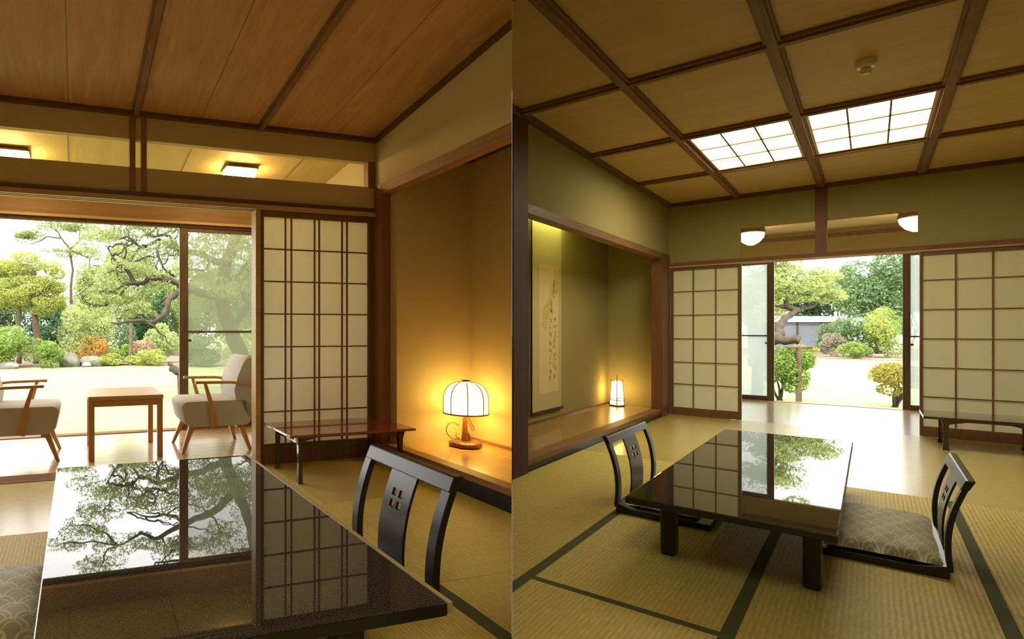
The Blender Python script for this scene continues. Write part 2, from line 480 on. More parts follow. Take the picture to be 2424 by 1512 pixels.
# floor: mats
f = MB()
def mat_piece(f, M, u0, u1, v0, v1, mi, top=0.0):
    p = croom(M, u0, u1, v0, v1)
    if len(p) >= 3: f.prism(p, -0.05, top, mi)
g = 0.0015
mat_piece(f, MW, -2.0, UW, -4, VS, 3, -0.004)
for (a, b2) in ((-2.0, -0.75), (-0.75, 1.305), (1.365, UW)):
    mat_piece(f, MW, a + g, b2 - g, 3.022 + g, VS - g, 1)
    mat_piece(f, MW, a + g, b2 - g, 1.10 + g, 3.022 - g, 0) if b2 < 1.4 else (mat_piece(f, MW, a + g, b2 - g, 1.94 + g, 3.022 - g, 0), mat_piece(f, MW, a + g, b2 - g, 0.0, 1.94 - g, 0))
    mat_piece(f, MW, a + g, b2 - g, -4, (1.10 if b2 < 1.4 else 0.0) - g, 1)
mat_piece(f, MW, 1.305, 1.365, 1.94, VS - g, 0, -0.0002)
mat_piece(f, MW, 1.305, 1.365, -4, 1.94, 2, 0.0003)
fl = struct('floor', f, ['tatami_v', 'tatami_u', 'cloth_green', 'seam_dark'], MW, 'straw tatami matting in the left room with the terracotta-brown light', 'floor')
# sill and veranda boards
trim(MB().box(-2.0, UW, VS, 4.24, -0.05, 0.003), 'batten_x', MW, 'brown wooden sill between the left tatami and the veranda boards')
struct('floor', MB().box(-2.0, 2.3, 4.24, VG + .08, -0.05, 0.0), 'engawa_floor', MW, 'polished veranda floorboards under the armchairs', 'floor')
# walls of the west room
struct('wall_west', MB().prism(croom(MW, -2.12, -2.0, -4, VG + .08), -0.05, lambda u, v: wceil(u, v) + .02), 'plaster_w', MW, 'plaster wall on the far left side out of frame', 'wall')
# wall above the screens: three pieces around the slot
wl = MB()
wl.box(-2.0, UW, VS, VS + .06, 2.322, 2.53)
wl.box(-2.0, UW, VS, VS + .06, 1.955, 2.128)
wl.box(-2.0, -1.6, VS, VS + .06, 2.128, 2.322)
struct('wall_north', wl, 'plaster_w', MW, 'plaster wall over the left garden opening with a long transom slot', 'wall')
for u0, u1 in ((0.352, 0.392), (0.432, 0.470)):
    trim(MB().box(u0, u1, VS - .012, VS + .072, 1.955, 2.53), 'post_red', MW, 'slim reddish post crossing the transom slot, %s of the pair' % ('left' if u0 < .4 else 'right'), .002)
trim(MB().box(2.195, 2.258, VS - .004, VS + .068, 2.12, 2.33), 'post_red', MW, 'short reddish end block closing the transom slot at the corner')
# head track
kb = MB()
kb.box(-2.0, UW, VS - .02, VS + .10, 1.925, 1.957, 0)
trim(kb, 'dark_trim', MW, 'dark upper edge of the head track over the left opening')
kb = MB()
kb.box(-2.0, UW, VS - .03, VS - .002, 1.892, 1.925)
kb.box(-2.0, UW, VS + .022, VS + .045, 1.892, 1.925)
kb.box(-2.0, UW, VS + .07, VS + .10, 1.892, 1.925)
kb.box(-2.0, UW, VS - .002, VS + .07, 1.915, 1.925)
trim(kb, 'beam_pale', MW, 'pale grooved head track over the left opening', .002)
trim(MB().box(1.262, 1.300, VS - .02, VS + .09, 0, 1.892), 'beam_pale', MW, 'pale door jamb beside the left paper screen', .003)
# ceiling: boards, battens, seams, cornice
cb = MB()
NB = [-2.0, -0.985, -0.05, 0.395, 0.85, 1.30, 1.77, 2.30]
cb.prism(croom(MW, -2.1, 5, -4, VS + .08), lambda u, v: wceil(u, v) + .006, lambda u, v: wceil(u, v) + .05)
struct('ceiling', cb, 'dark_trim_y', MW, 'sloping cedar board ceiling of the left room', 'ceiling')
for k, (a, b2) in enumerate([(-2.0, -1.44), (-1.44, -.985), (-.985, -.515), (-.515, -.05), (-.05, .395), (.395, .85), (.85, 1.30), (1.30, 1.77), (1.77, 2.262), (2.262, 2.9)]):
    p = croom(MW, a + .002, b2 - .002, -4, VS - .001)
    if len(p) > 2:
        o = struct('ceiling', MB().prism(p, wceil, lambda u, v: wceil(u, v) + .006), 'ceiling_cedar', MW, 'cedar board of the sloping left ceiling', 'ceiling')
for u in (-0.515, 0.395, 1.30):
    t = MB()
    for du, wdt, dep in ((0, .036, .030), (0, .062, .012)):
        t.prism(croom(MW, u - wdt / 2, u + wdt / 2, -4, VS), lambda u_, v, dep=dep: wceil(u_, v) - dep, lambda u_, v: wceil(u_, v) + .001)
    trim(t, 'batten', MW, 'moulded dark batten running down the sloping left ceiling')
trim(MB().box(-2.0, UW, VS - .05, VS, 2.478, 2.515), 'dark_trim', MW, 'dark cornice along the top of the transom wall')
# alcove wall, lintel, post, alcove
struct('wall_east', MB().prism(croom(MW, UW, UW + .06, -1, VS), 2.13, lambda u, v: wceil(u, v) + .01), 'plaster_w', MW, 'plaster wall over the left alcove', 'wall')
trim(MB().prism(croom(MW, UW - .035, UW, -1, VS - .05), lambda u, v: wceil(u, v) - .03, lambda u, v: wceil(u, v) + .002), 'dark_trim_y', MW, 'dark cornice where the sloping ceiling meets the alcove wall')
trim(MB().prism(croom(MW, UW - .008, UW + .085, -1, 3.93), 2.055, 2.13), 'beam_red', MW, 'reddish lintel beam over the left alcove', .002)
trim(MB().box(UW - .012, UW + .09, 3.925, VS + .012, 0.0, 2.13), 'post_red', MW, 'reddish corner post between the left paper screen and the alcove', .003)
trim(MB().prism(croom(MW, UW + .004, UW + .09, -1, 3.925), -0.03, 0.092), 'threshold_black', MW, 'black lacquered riser of the left alcove')
trim(MB().prism(croom(MW, UW + .0, UW + .095, -1, 3.925), 0.092, 0.131), 'beam_red', MW, 'reddish front board edging the left alcove platform', .002)
struct('floor', MB().prism(croom(MW, UW + .095, 3.0, -1, 3.83), 0.0, 0.13), 'alcove_board', MW, 'raised golden wood platform of the left alcove', 'floor')
aw = MB()
aw.prism(croom(MW, UW + .07, 3.08, 3.83, 3.93), 0, 2.6)
aw.prism(croom(MW, 3.0, 3.08, -1, 3.83), 0, 2.6)
struct('wall_alcove_left', aw, 'plaster_w', MW, 'plaster walls inside the left alcove', 'wall')
struct('ceiling', MB().prism(croom(MW, UW + .06, 3.0, -1, 3.83), 2.36, 2.40), 'batten', MW, 'wooden ceiling inside the left alcove', 'ceiling')
tt = MB(); tt.prism(croom(MW, UW + .09, 3.0, 3.80, 3.83), 2.325, 2.36); tt.prism(croom(MW, 2.97, 3.0, -1, 3.80), 2.325, 2.36)
trim(tt, 'dark_trim_y', MW, 'dark moulding at the top of the left alcove')
trim(MB().prism(croom(MW, 2.985, 3.0, -1, 3.83), 0.13, 0.152), 'beam_red', MW, 'slim baseboard strip at the back of the left alcove')
# behind wall between screens wall and veranda end
struct('wall_veranda_end', MB().box(UW, UW + .08, VS, VG + .08, 0, 2.5), 'plaster_w', MW, 'plaster wall closing the left veranda behind the screen', 'wall')
# veranda ceiling, outer wall with header
vc = MB(); vc.prism(rect(-2.1, 2.35, VS + .06, VG + .12), lambda u, v: wceil(u, v) + .0, lambda u, v: wceil(u, v) + .05)
struct('ceiling', vc, 'engawa_ceiling', MW, 'pale yellow board ceiling of the left veranda', 'ceiling')
for u in (-0.06, 0.88, 1.83):
    trim(MB().prism(rect(u - .002, u + .002, VS + .06, VG), lambda u_, v: wceil(u_, v) - .003, lambda u_, v: wceil(u_, v) + .001), 'batten', MW, 'thin joint strip in the left veranda ceiling')
ow = MB(); ow.box(-2.0, 2.3, VG, VG + .10, 2.06, 2.40); ow.box(1.86, 2.3, VG, VG + .10, 0, 2.06)
struct('wall_garden_left', ow, 'header_board', MW, 'pale wooden header over the left garden doors', 'wall')
trim(MB().box(-2.0, 1.86, VG + .02, VG + .09, 2.028, 2.06), 'dark_post', MW, 'dark head rail over the left garden doors')
trim(MB().box(-2.0, 2.3, VG - .012, VG, 2.062, 2.085), 'beam_pale', MW, 'pale strip under the header over the left garden doors')
trim(MB().box(-2.0, 1.86, VG, VG + .12, -.06, 0.008), 'batten_x', MW, 'grey door sill at the edge of the left veranda')
# glass garden door (right leaf)
d = sthing('door_1', 'sliding glass garden door with a dark brown stile behind the armchair', 'door', MW, (0.99, VG + .035, 0.008))
fr = MB(); fr.box(0, .088, 0, .035, 0, 2.02); fr.box(.82, .87, 0, .035, 0, 2.02); fr.box(.088, .82, 0, .035, 1.985, 2.02); fr.box(.088, .82, 0, .035, 0, .10); fr.box(.088, .82, .004, .031, .965, .985)
dfr = build('frame', fr, 'door_brown', d, None, .002)
build('pane', MB().box(.088, .82, .015, .019, .10, 1.985), 'pane_west', d)
hd = MB(); hd.box(.088, .118, -.014, 0.0, .875, .90); build('handle', hd, 'dark_post', dfr)
for c_ in d.children: c_.matrix_parent_inverse = Matrix()
# paper screen west (paired vertical bars)
def shoji(name, M, u0, u1, v, w1, stile, rail, top, bars, rows, bw, label, rstile=None):
    rs = rstile or stile
    d = sthing(name, label, 'door', M, (u0, v, 0.003))
    W = u1 - u0
    fr = MB(); fr.box(0, stile, -.012, .018, 0, w1); fr.box(W - rs, W, -.012, .018, 0, w1)
    fr.box(stile, W - rs, -.012, .018, w1 - top, w1); fr.box(stile, W - rs, -.012, .018, 0, rail)
    build('frame', fr, 'shoji_frame', d, None, .002)
    la = MB()
    for x in bars: la.box(x - u0 - bw / 2, x - u0 + bw / 2, -.008, .008, rail, w1 - top)
    for z in rows: la.box(stile, W - rs, -.007, .007, z - bw / 2, z + bw / 2)
    build('lattice', la, 'shoji_bar', d)
    build('paper', MB().box(stile, W - rs, .0085, .0095, rail, w1 - top), 'shoji_paper', d)
    return d
shoji('door_2', MW, 1.302, 2.248, VS + .012, 1.889, .030, .135, .045, (1.506, 1.554, 1.744, 1.783, 1.976, 2.019),
      (1.604, 1.361, 1.118, .871, .632, .385, .14), .010, 'paper sliding screen with paired vertical bars beside the left alcove', .048)

# ================================================================= EAST ROOM (right photograph half)
VE = 8.223; UE = -1.646; VGE = 10.75; CE = 2.495
f = MB()
mat_piece(f, ME, -4, 2.4, -4, VE, 3, -0.004)
H = .02
us = [UE, -0.952, -0.322, 0.318, 0.97, 2.4]
for i in range(5):
    a = us[i] + (H if i else 0); b2 = us[i + 1] - (H if i < 4 else 0)
    if i == 0:
        mat_piece(f, ME, a + g, us[1] - H, -4, 5.24 - g, 0)
    elif i in (1,):
        mat_piece(f, ME, a, b2, 2.41, 5.24 - g, 0); mat_piece(f, ME, a, b2, -4, 2.37, 0)
        mat_piece(f, ME, a, b2, 2.37, 2.41, 2, .0004)
    elif i == 2:
        mat_piece(f, ME, a, b2, -4, 5.24 - g, 0)
    else:
        mat_piece(f, ME, a, b2, 3.85 + g, 5.24 - g, 0); mat_piece(f, ME, a, b2, -4, 3.85 - g, 0)
for u in us[1:5]:
    mat_piece(f, ME, u - H, u + H, -4, 5.24 - g, 2, .0004)
mat_piece(f, ME, UE, 2.4, 5.24 + g, 6.70 - g, 1)
mat_piece(f, ME, UE, 2.4, 6.70 + g, VE, 1)
struct('floor', f, ['tatami_v', 'tatami_u', 'cloth_green', 'seam_dark'], ME, 'olive straw tatami matting with dark green borders in the right room', 'floor')
struct('floor', MB().box(-2.3, 2.4, VE, VGE + .08, -0.05, 0.0), 'engawa_floor', ME, 'pale polished veranda floor beyond the right paper screens', 'floor')
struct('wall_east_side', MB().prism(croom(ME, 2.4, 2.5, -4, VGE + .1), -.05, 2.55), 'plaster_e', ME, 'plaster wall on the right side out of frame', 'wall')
# back wall with transom opening
bw_ = MB()
bw_.box(UE, 2.4, VE, VE + .05, 2.125, 2.55)
bw_.box(UE, -.986, VE, VE + .05, 1.79, 2.125); bw_.box(.302, 2.4, VE, VE + .05, 1.79, 2.125)
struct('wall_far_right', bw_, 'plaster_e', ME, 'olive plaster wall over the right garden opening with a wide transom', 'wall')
trim(MB().box(-.393, -.306, VE - .015, VE + .065, 1.785, 2.45), 'post_east', ME, 'reddish hanging post dividing the right transom', .003)
trim(MB().box(UE, 2.4, VE - .02, VE + .09, 1.752, 1.792), 'batten_x', ME, 'brown head rail over the right paper screens', .002)
kb = MB(); kb.box(UE, 2.4, VE - .015, VE + .005, 1.735, 1.752); kb.box(UE, 2.4, VE + .03, VE + .045, 1.735, 1.752); kb.box(UE, 2.4, VE + .07, VE + .09, 1.735, 1.752)
trim(kb, 'beam_pale', ME, 'pale grooved track under the right head rail')
# ceiling boards and lattice of battens
struct('ceiling', MB().prism(croom(ME, -4, 2.5, -4, VE + .06), CE, CE + .05), 'ceiling_ash', ME, 'coffered wooden ceiling of the right room', 'ceiling')
CU = (-1.016, -0.348, 0.325, 0.995, 1.665); CV = (-.32, 1.10, 2.54, 3.98, 5.405, 6.80)
for u in CU:
    t = MB(); t.prism(croom(ME, u - .020, u + .020, -4, VE), 2.462, CE + .001); t.prism(croom(ME, u - .034, u + .034, -4, VE), 2.476, CE + .001)
    trim(t, 'batten', ME, 'long moulded ceiling batten running towards the right garden')
for v in CV:
    t = MB(); t.prism(croom(ME, UE, 2.4, v - .022, v + .022), 2.463, CE + .001); t.prism(croom(ME, UE, 2.4, v - .05, v + .05), 2.477, CE + .001)
    trim(t, 'batten_x', ME, 'cross batten of the right coffered ceiling')
trim(MB().box(UE, 2.4, VE - .05, VE, 2.452, CE + .001), 'dark_trim', ME, 'dark cornice over the far wall of the right room')
trim(MB().prism(croom(ME, UE, UE + .035, -1, VE - .05), 2.452, CE + .001), 'dark_trim_y', ME, 'dark cornice over the right alcove wall')
# alcove wall
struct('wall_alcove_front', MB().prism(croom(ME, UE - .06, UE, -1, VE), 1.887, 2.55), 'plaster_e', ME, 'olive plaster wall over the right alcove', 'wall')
trim(MB().prism(croom(ME, UE - .08, UE + .008, 4.0, 7.90), 1.82, 1.888), 'beam_east', ME, 'reddish lintel beam over the right alcove', .002)
trim(MB().prism(croom(ME, UE - .1, UE + .012, 3.86, 4.10), 0, 2.455), 'dark_post', ME, 'dark brown alcove post at the left edge of the right room')
trim(MB().box(UE - .1, UE + .012, 7.88, VE + .05, 0, 1.888), 'post_east', ME, 'reddish corner post between the right alcove and the paper screen', .003)
trim(MB().prism(croom(ME, UE - .09, UE - .004, 3.95, 7.88), -.03, 0.046), 'threshold_black', ME, 'black lacquered riser of the right alcove')
trim(MB().prism(croom(ME, UE - .10, UE + .0, 3.95, 7.88), 0.046, 0.086), 'beam_east', ME, 'glossy wooden front board of the right alcove platform', .002)
struct('floor', MB().prism(croom(ME, -2.25, UE - .10, 3.9, 8.1), -.03, 0.084), 'alcove_board_east', ME, 'raised wooden platform of the right alcove', 'floor')
aw = MB(); aw.prism(croom(ME, -2.33, UE - .1, 8.1, 8.18), 0, 2.5); aw.prism(croom(ME, -2.33, -2.25, 3.5, 8.1), 0, 2.5)
struct('wall_alcove_right', aw, 'plaster_e', ME, 'plaster walls inside the right alcove', 'wall')
struct('ceiling', MB().prism(croom(ME, -2.25, UE - .06, 3.9, 8.1), 2.30, 2.34), 'batten', ME, 'wooden ceiling inside the right alcove', 'ceiling')
trim(MB().prism(croom(ME, -2.25, -2.238, 4.5, 8.1), 0.084, 0.104), 'dark_trim_y', ME, 'slim baseboard at the back of the right alcove')
# veranda
struct('ceiling', MB().box(-2.3, 2.4, VE + .05, VGE + .12, 2.34, 2.40), 'veranda_ceiling', ME, 'pale ceiling of the right veranda', 'ceiling')
ow = MB(); ow.box(-2.3, 2.4, VGE, VGE + .1, 1.985, 2.40); ow.box(-2.3, -1.40, VGE, VGE + .1, 0, 1.985); ow.box(.47, 2.4, VGE, VGE + .1, 0, 1.985)
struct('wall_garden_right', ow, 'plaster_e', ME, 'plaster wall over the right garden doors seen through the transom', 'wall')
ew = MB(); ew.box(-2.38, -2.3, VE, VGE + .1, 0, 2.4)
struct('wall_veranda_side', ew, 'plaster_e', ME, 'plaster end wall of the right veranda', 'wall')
trim(MB().box(-2.3, 2.4, VGE - .02, VGE, 2.235, 2.285), 'beam_east', ME, 'brown picture rail on the veranda wall seen through the transom')
trim(MB().box(-1.40, .47, VGE, VGE + .1, -.05, 0.006), 'beam_pale', ME, 'pale sill of the right garden doors')
for nm, u0, w_, st, lab, hx in (('door_3', -1.36, .43, 0.075, 'milky sliding garden door left of the right garden view', 1), ('door_4', .27, .20, .065, 'narrow end of the sliding garden door right of the right garden view', 0)):
    d = sthing(nm, lab, 'door', ME, (u0, VGE + .03, .006))
    s0, s1 = (0.03, st) if hx else (st, .03)
    fr = MB(); fr.box(0, s0, 0, .035, 0, 1.975); fr.box(w_ - s1, w_, 0, .035, 0, 1.975); fr.box(s0, w_ - s1, 0, .035, 1.925, 1.975); fr.box(s0, w_ - s1, 0, .035, 0, .06); fr.box(s0, w_ - s1, .003, .032, .905, .923)
    dfr = build('frame', fr, 'door_brown', d, None, .002)
    build('pane', MB().box(s0, w_ - s1, .015, .019, .06, 1.925), 'pane_east', d)
    hb = MB(); hb.box((w_ - s1 - .02) if hx else s0, (w_ - s1) if hx else s0 + .025, -.014, 0, .80, .822); build('handle', hb, 'dark_post', dfr)
shoji('door_5', ME, -1.630, -.978, VE + .012, 1.731, .030, .088, .035, (-1.41, -1.204), (1.447, 1.171, .894, .618, .362), .011, 'three column paper sliding screen left of the right garden view')
shoji('door_6', ME, .312, 1.255, VE + .012, 1.731, .020, .095, .035, (.529, .739, .949, 1.08), (1.463, 1.188, .915, .645, .372), .011, 'paper sliding screen behind the dark side desk')
shoji('door_7', ME, 1.260, 2.395, VE + .012, 1.731, .020, .095, .035, (1.47, 1.69, 1.91, 2.13), (1.463, 1.188, .915, .645, .372), .011, 'paper sliding screen to the right beyond the picture edge')

# partition between the rooms: thin boarded wall, thickening with distance, plus its solid part behind
def partition(ra, rb):
    mb = MB()
    def piece(r0, r1, z0, z1):
        k = HALF * .96
        def pt(r, s, z):
            p = SEAM * r + SN * (s * k * r); return (p[0], p[1], z)
        mb.hexa([pt(r0, -1, z0), pt(r0, 1, z0), pt(r1, 1, z0), pt(r1, -1, z0)], [pt(r0, -1, z1), pt(r0, 1, z1), pt(r1, 1, z1), pt(r1, -1, z1)])
    piece(ra, rb, -0.04, 3.05)
    return mb
trim(partition(1.3, 1.36), 'dark_post', MI, 'dark slim stile ending the partition between the rooms')
struct('wall_partition', partition(1.3602, 5.9), 'plaster_w', MI, 'thin partition between the two rooms seen edge on', 'wall')
pb = MB()
def seambox(mb, r0, r1, z0, z1, t=.0015):
    def pt(r, s, z):
        p = SEAM * r + SN * (s * t); return (p[0], p[1], z)
    mb.hexa([pt(r0, -1, z0), pt(r0, 1, z0), pt(r1, 1, z0), pt(r1, -1, z0)], [pt(r0, -1, z1), pt(r0, 1, z1), pt(r1, 1, z1), pt(r1, -1, z1)])
seambox(pb, -1.76, 1.3, 2.44, 3.15); seambox(pb, -1.76, -.45, -.04, 2.44)
struct('wall_partition_head', pb, 'plaster_w', MI, 'partition above and behind the doorway between the rooms', 'wall')
struct('wall_back', MB().box(-3.2, 4.5, YBACK - .1, YBACK, -.05, 3.4), 'plaster_w', MI, 'plaster wall behind the viewer', 'wall')
# roof over the house (keeps the sun out)
def roofslab(M, u0, u1, v0, v1, z): return MB().prism([to_world2(M, p) for p in rect(u0, u1, v0, v1)], z, z + .06)
struct('ceiling', roofslab(MW, -2.8, 3.3, -3.2, VG + .9, 3.30), 'exterior', MI, 'underside of the eaves over the left rooms', 'ceiling')
struct('ceiling', roofslab(ME, -2.5, 2.9, -3.2, VGE + .9, 3.45), 'exterior', MI, 'underside of the eaves over the right rooms', 'ceiling')

# ================================================================= FURNITURE
def curved_back_chair(M, loc, rot, W, Hh, D, lean, label, group, bowd=1.0, rail=.055, st=.045, T=.022):
    """legless floor chair; front is +x, width along y, back plane at x=0 leaning to -x"""
    t = thing('legless_floor_chair', label, 'chair', M, loc, rot, group)
    def prof(z):                                   # x of the back at height z (front face)
        q = max(0.0, (z - .05) / (Hh - .05))
        return -lean * (q ** 1.7) - .012 * math.sin(math.pi * q) * -1.2
    def strip(mb, y0, y1, z0, z1, n=44, thick=T, holes=None):
        zs = [z0 + (z1 - z0) * i / n for i in range(n + 1)]
        for i in range(n):
            a, c = zs[i], zs[i + 1]
            xa, xc = prof(a), prof(c)
            mb.hexa([(xa - thick, y0, a), (xa, y0, a), (xa, y1, a), (xa - thick, y1, a)], [(xc - thick, y0, c), (xc, y0, c), (xc, y1, c), (xc - thick, y1, c)])
    for s_ in (-1, 1):
        mb = MB()
        y0 = s_ * W / 2; y1 = s_ * (W / 2 - st)
        strip(mb, min(y0, y1), max(y0, y1), .03, Hh - rail, thick=T * 1.3)
        build('stile', mb, 'black_lacquer', t)
    mb = MB()
    xa, xb, xc = prof(Hh - rail), prof(Hh - rail * .4), prof(Hh)
    mb.hexa([(xa - T * 1.5, -W / 2, Hh - rail), (xa + .004, -W / 2, Hh - rail), (xa + .004, W / 2, Hh - rail), (xa - T * 1.5, W / 2, Hh - rail)],
            [(xc - T * 1.7, -W / 2, Hh), (xc + .004, -W / 2, Hh), (xc + .004, W / 2, Hh), (xc - T * 1.7, W / 2, Hh)])
    build('top_rail', mb, 'black_lacquer', t, None, .005)
    # splat with four diamond cut-outs
    sw = W * .30
    mb = MB()
    z0, z1 = .03, Hh - rail
    hy = sw * .085; hz = (z1 - z0) * .036; cyy = sw * .13; zc = z0 + (z1 - z0) * .74; czz = (z1 - z0) * .056
    def inside(y, z):
        return any(abs(y - sy * cyy) < hy and abs(z - zc - sz * czz) < hz for sy in (-1, 1) for sz in (-1, 1))
    def seg(*a):
        out = []
        for q0, q1, m_ in a: out += list(np.linspace(q0, q1, m_ + 1))[:-1]
        return out + [a[-1][1]]
    zz = seg((z0, zc - czz - hz, 26), (zc - czz - hz, zc - czz + hz, 3), (zc - czz + hz, zc + czz - hz, 3), (zc + czz - hz, zc + czz + hz, 3), (zc + czz + hz, z1, 8))
    yy = seg((-sw / 2, -cyy - hy, 1), (-cyy - hy, -cyy + hy, 1), (-cyy + hy, cyy - hy, 1), (cyy - hy, cyy + hy, 1), (cyy + hy, sw / 2, 1))
    th = T * .55
    for i in range(len(zz) - 1):
        for j in range(len(yy) - 1):
            a, c, p, q = zz[i], zz[i + 1], yy[j], yy[j + 1]
            if inside((p + q) / 2, (a + c) / 2): continue
            xa, xc = prof(a) - T * .4, prof(c) - T * .4
            mb.hexa([(xa - th, p, a), (xa, p, a), (xa, q, a), (xa - th, q, a)], [(xc - th, p, c), (xc, p, c), (xc, q, c), (xc - th, q, c)])
    build('splat', mb, 'black_lacquer', t)
    # seat frame: bent board, front lip low, raised towards the back
    mb = MB()
    n = 14; x0 = -T * .6; x1 = D
    for i in range(n):
        a = x0 + (x1 - x0) * i / n; c = x0 + (x1 - x0) * (i + 1) / n
        def top(x): q = (x - x0) / (x1 - x0); return .030 + .022 * max(0, 1 - q * 5)
        def bot(x): q = (x - x0) / (x1 - x0); return 0.0
        mb.hexa([(a, -W / 2, bot(a)), (c, -W / 2, bot(c)), (c, W / 2, bot(c)), (a, W / 2, bot(a))], [(a, -W / 2, top(a)), (c, -W / 2, top(c)), (c, W / 2, top(c)), (a, W / 2, top(a))])
    build('seat', mb, 'black_lacquer', t)
    return t
def cushion(M, loc, rot, a, b2, h, label, name='floor_cushion'):
    n = 22
    vs = []; fs = []
    mb = MB()
    def hgt(x, y):
        e = (1 - abs(x) ** 4) * (1 - abs(y) ** 4)
        return h * (0.22 + .78 * max(0, e) ** .45)
    for s_ in (0, 1):
        for i in range(n + 1):
            for j in range(n + 1):
                x = -1 + 2 * i / n; y = -1 + 2 * j / n
                pinch = 1 - .035 * (1 - x * x) * abs(y) ** 6 - .0
                pinch2 = 1 - .035 * (1 - y * y) * abs(x) ** 6
                z = (hgt(x, y) + .004 * math.sin(9 * x + 2) * math.sin(7 * y)) if s_ else max(0, .05 * h)
                if not s_ and (abs(x) > .9 or abs(y) > .9): z = h * .2
                vs.append((x * a / 2 * pinch2, y * b2 / 2 * pinch, z))
    N = (n + 1) ** 2
    for i in range(n):
        for j in range(n):
            p = i * (n + 1) + j
            fs.append((p, p + 1, p + n + 2, p + n + 1)); q = p + N
            fs.append((q, q + n + 1, q + n + 2, q + 1))
    ring = [i * (n + 1) for i in range(n + 1)] + [n * (n + 1) + j for j in range(1, n + 1)] + [i * (n + 1) + n for i in range(n - 1, -1, -1)] + [j for j in range(n - 1, 0, -1)]
    for k in range(len(ring)):
        p, q = ring[k], ring[(k + 1) % len(ring)]
        fs.append((p, q, q + N, p + N))
    mb.add(vs, fs)
    o = build(name, mb, 'wave_cloth', None, M @ Matrix.Translation(loc) @ Matrix.Rotation(rot, 4, 'Z'), 0, True)
    return tag(o, label, 'cushion')

# --- low lacquer table, west
t = thing('low_lacquer_table', 'black lacquered low table mirroring the pine tree in the left room', 'table', MW, (0.388, 2.04, 0))
tb = MB(); tb.box(-.476, .470, -.861, .861, .307, .34); tb.mi = [1, 0, 1, 1, 1, 1]
build('tabletop', tb, ['table_top', 'black_lacquer'], t, None, .004)
build('edge_glint', MB().box(.4705, .484, -.861, .861, .312, .3405), 'glint_tan', t, None, .002)['label'] = 'tan strip painting the reflection along the table edge'  # strip coloured in place of the bevel's warm reflection
ap = MB(); ap.box(-.36, .36, -.74, -.71, .25, .307); ap.box(-.36, .36, .71, .74, .25, .307); ap.box(-.36, -.33, -.71, .71, .25, .307); ap.box(.33, .36, -.71, .71, .25, .307)
build('apron', ap, 'black_lacquer', t)
for sx in (-1, 1):
    for sy in (-1, 1):
        build('leg', MB().box(sx * .335 - .04, sx * .335 + .04, sy * .79 - .04, sy * .79 + .04, 0, .307) if 0 else MB().box(sx * .225 - .0375, sx * .225 + .0375, sy * .80 - .035, sy * .80 + .035, 0, .307), 'black_lacquer', t, None, .012)
# --- floor chair, west
curved_back_chair(MW, (1.188, 2.02, 0), math.pi, .612, .480, .42, .092, 'black floor chair with pierced splat behind the left table', 'legless floor chairs', st=.048)
cushion(MW, (-.40, 2.20, 0.0), 0, .62, .62, .085, 'patterned grey cushion at the lower left beside the black table')

# --- low lacquer table, east
t = thing('low_lacquer_table', 'black lacquered low table reflecting white daylight in the right room', 'table', ME, (-.392, 3.97, 0))
tb = MB(); tb.box(-.316, .315, -1.20, 1.20, .272, .30); tb.mi = [1, 0, 1, 1, 1, 1]
build('tabletop', tb, ['table_top', 'black_lacquer'], t, None, .004)
ap = MB(); ap.box(-.22, .24, -.92, -.885, .235, .272); ap.box(-.22, .24, .885, .92, .235, .272); ap.box(-.22, -.195, -.885, .885, .235, .272); ap.box(.215, .24, -.885, .885, .235, .272)
build('apron', ap, 'black_lacquer', t)
for sx, lx in ((-1, -.225), (1, .237)):
    for sy, ly in ((-1, -.875), (1, .90)):
        build('leg', MB().box(lx - .027, lx + .027, ly - .045, ly + .045, 0, .272), 'black_lacquer', t, None, .012)
curved_back_chair(ME, (-.947, 3.975, 0), 0, .80, .408, .40, .058, 'black floor chair at the left side of the right table', 'legless floor chairs', rail=.042, st=.052, T=.013)
curved_back_chair(ME, (.208, 3.965, 0), math.pi, .76, .405, .40, .052, 'black floor chair holding the patterned cushion at the right', 'legless floor chairs', rail=.042, st=.052, T=.013)
cushion(ME, (.030, 4.03, 0.031), 0, .352, .86, .064, 'grey green cushion with wave pattern on the right floor chair')
cushion(ME, (-.775, 3.99, 0.031), 0, .34, .74, .050, 'flat greyish cushion half hidden on the chair left of the right table')

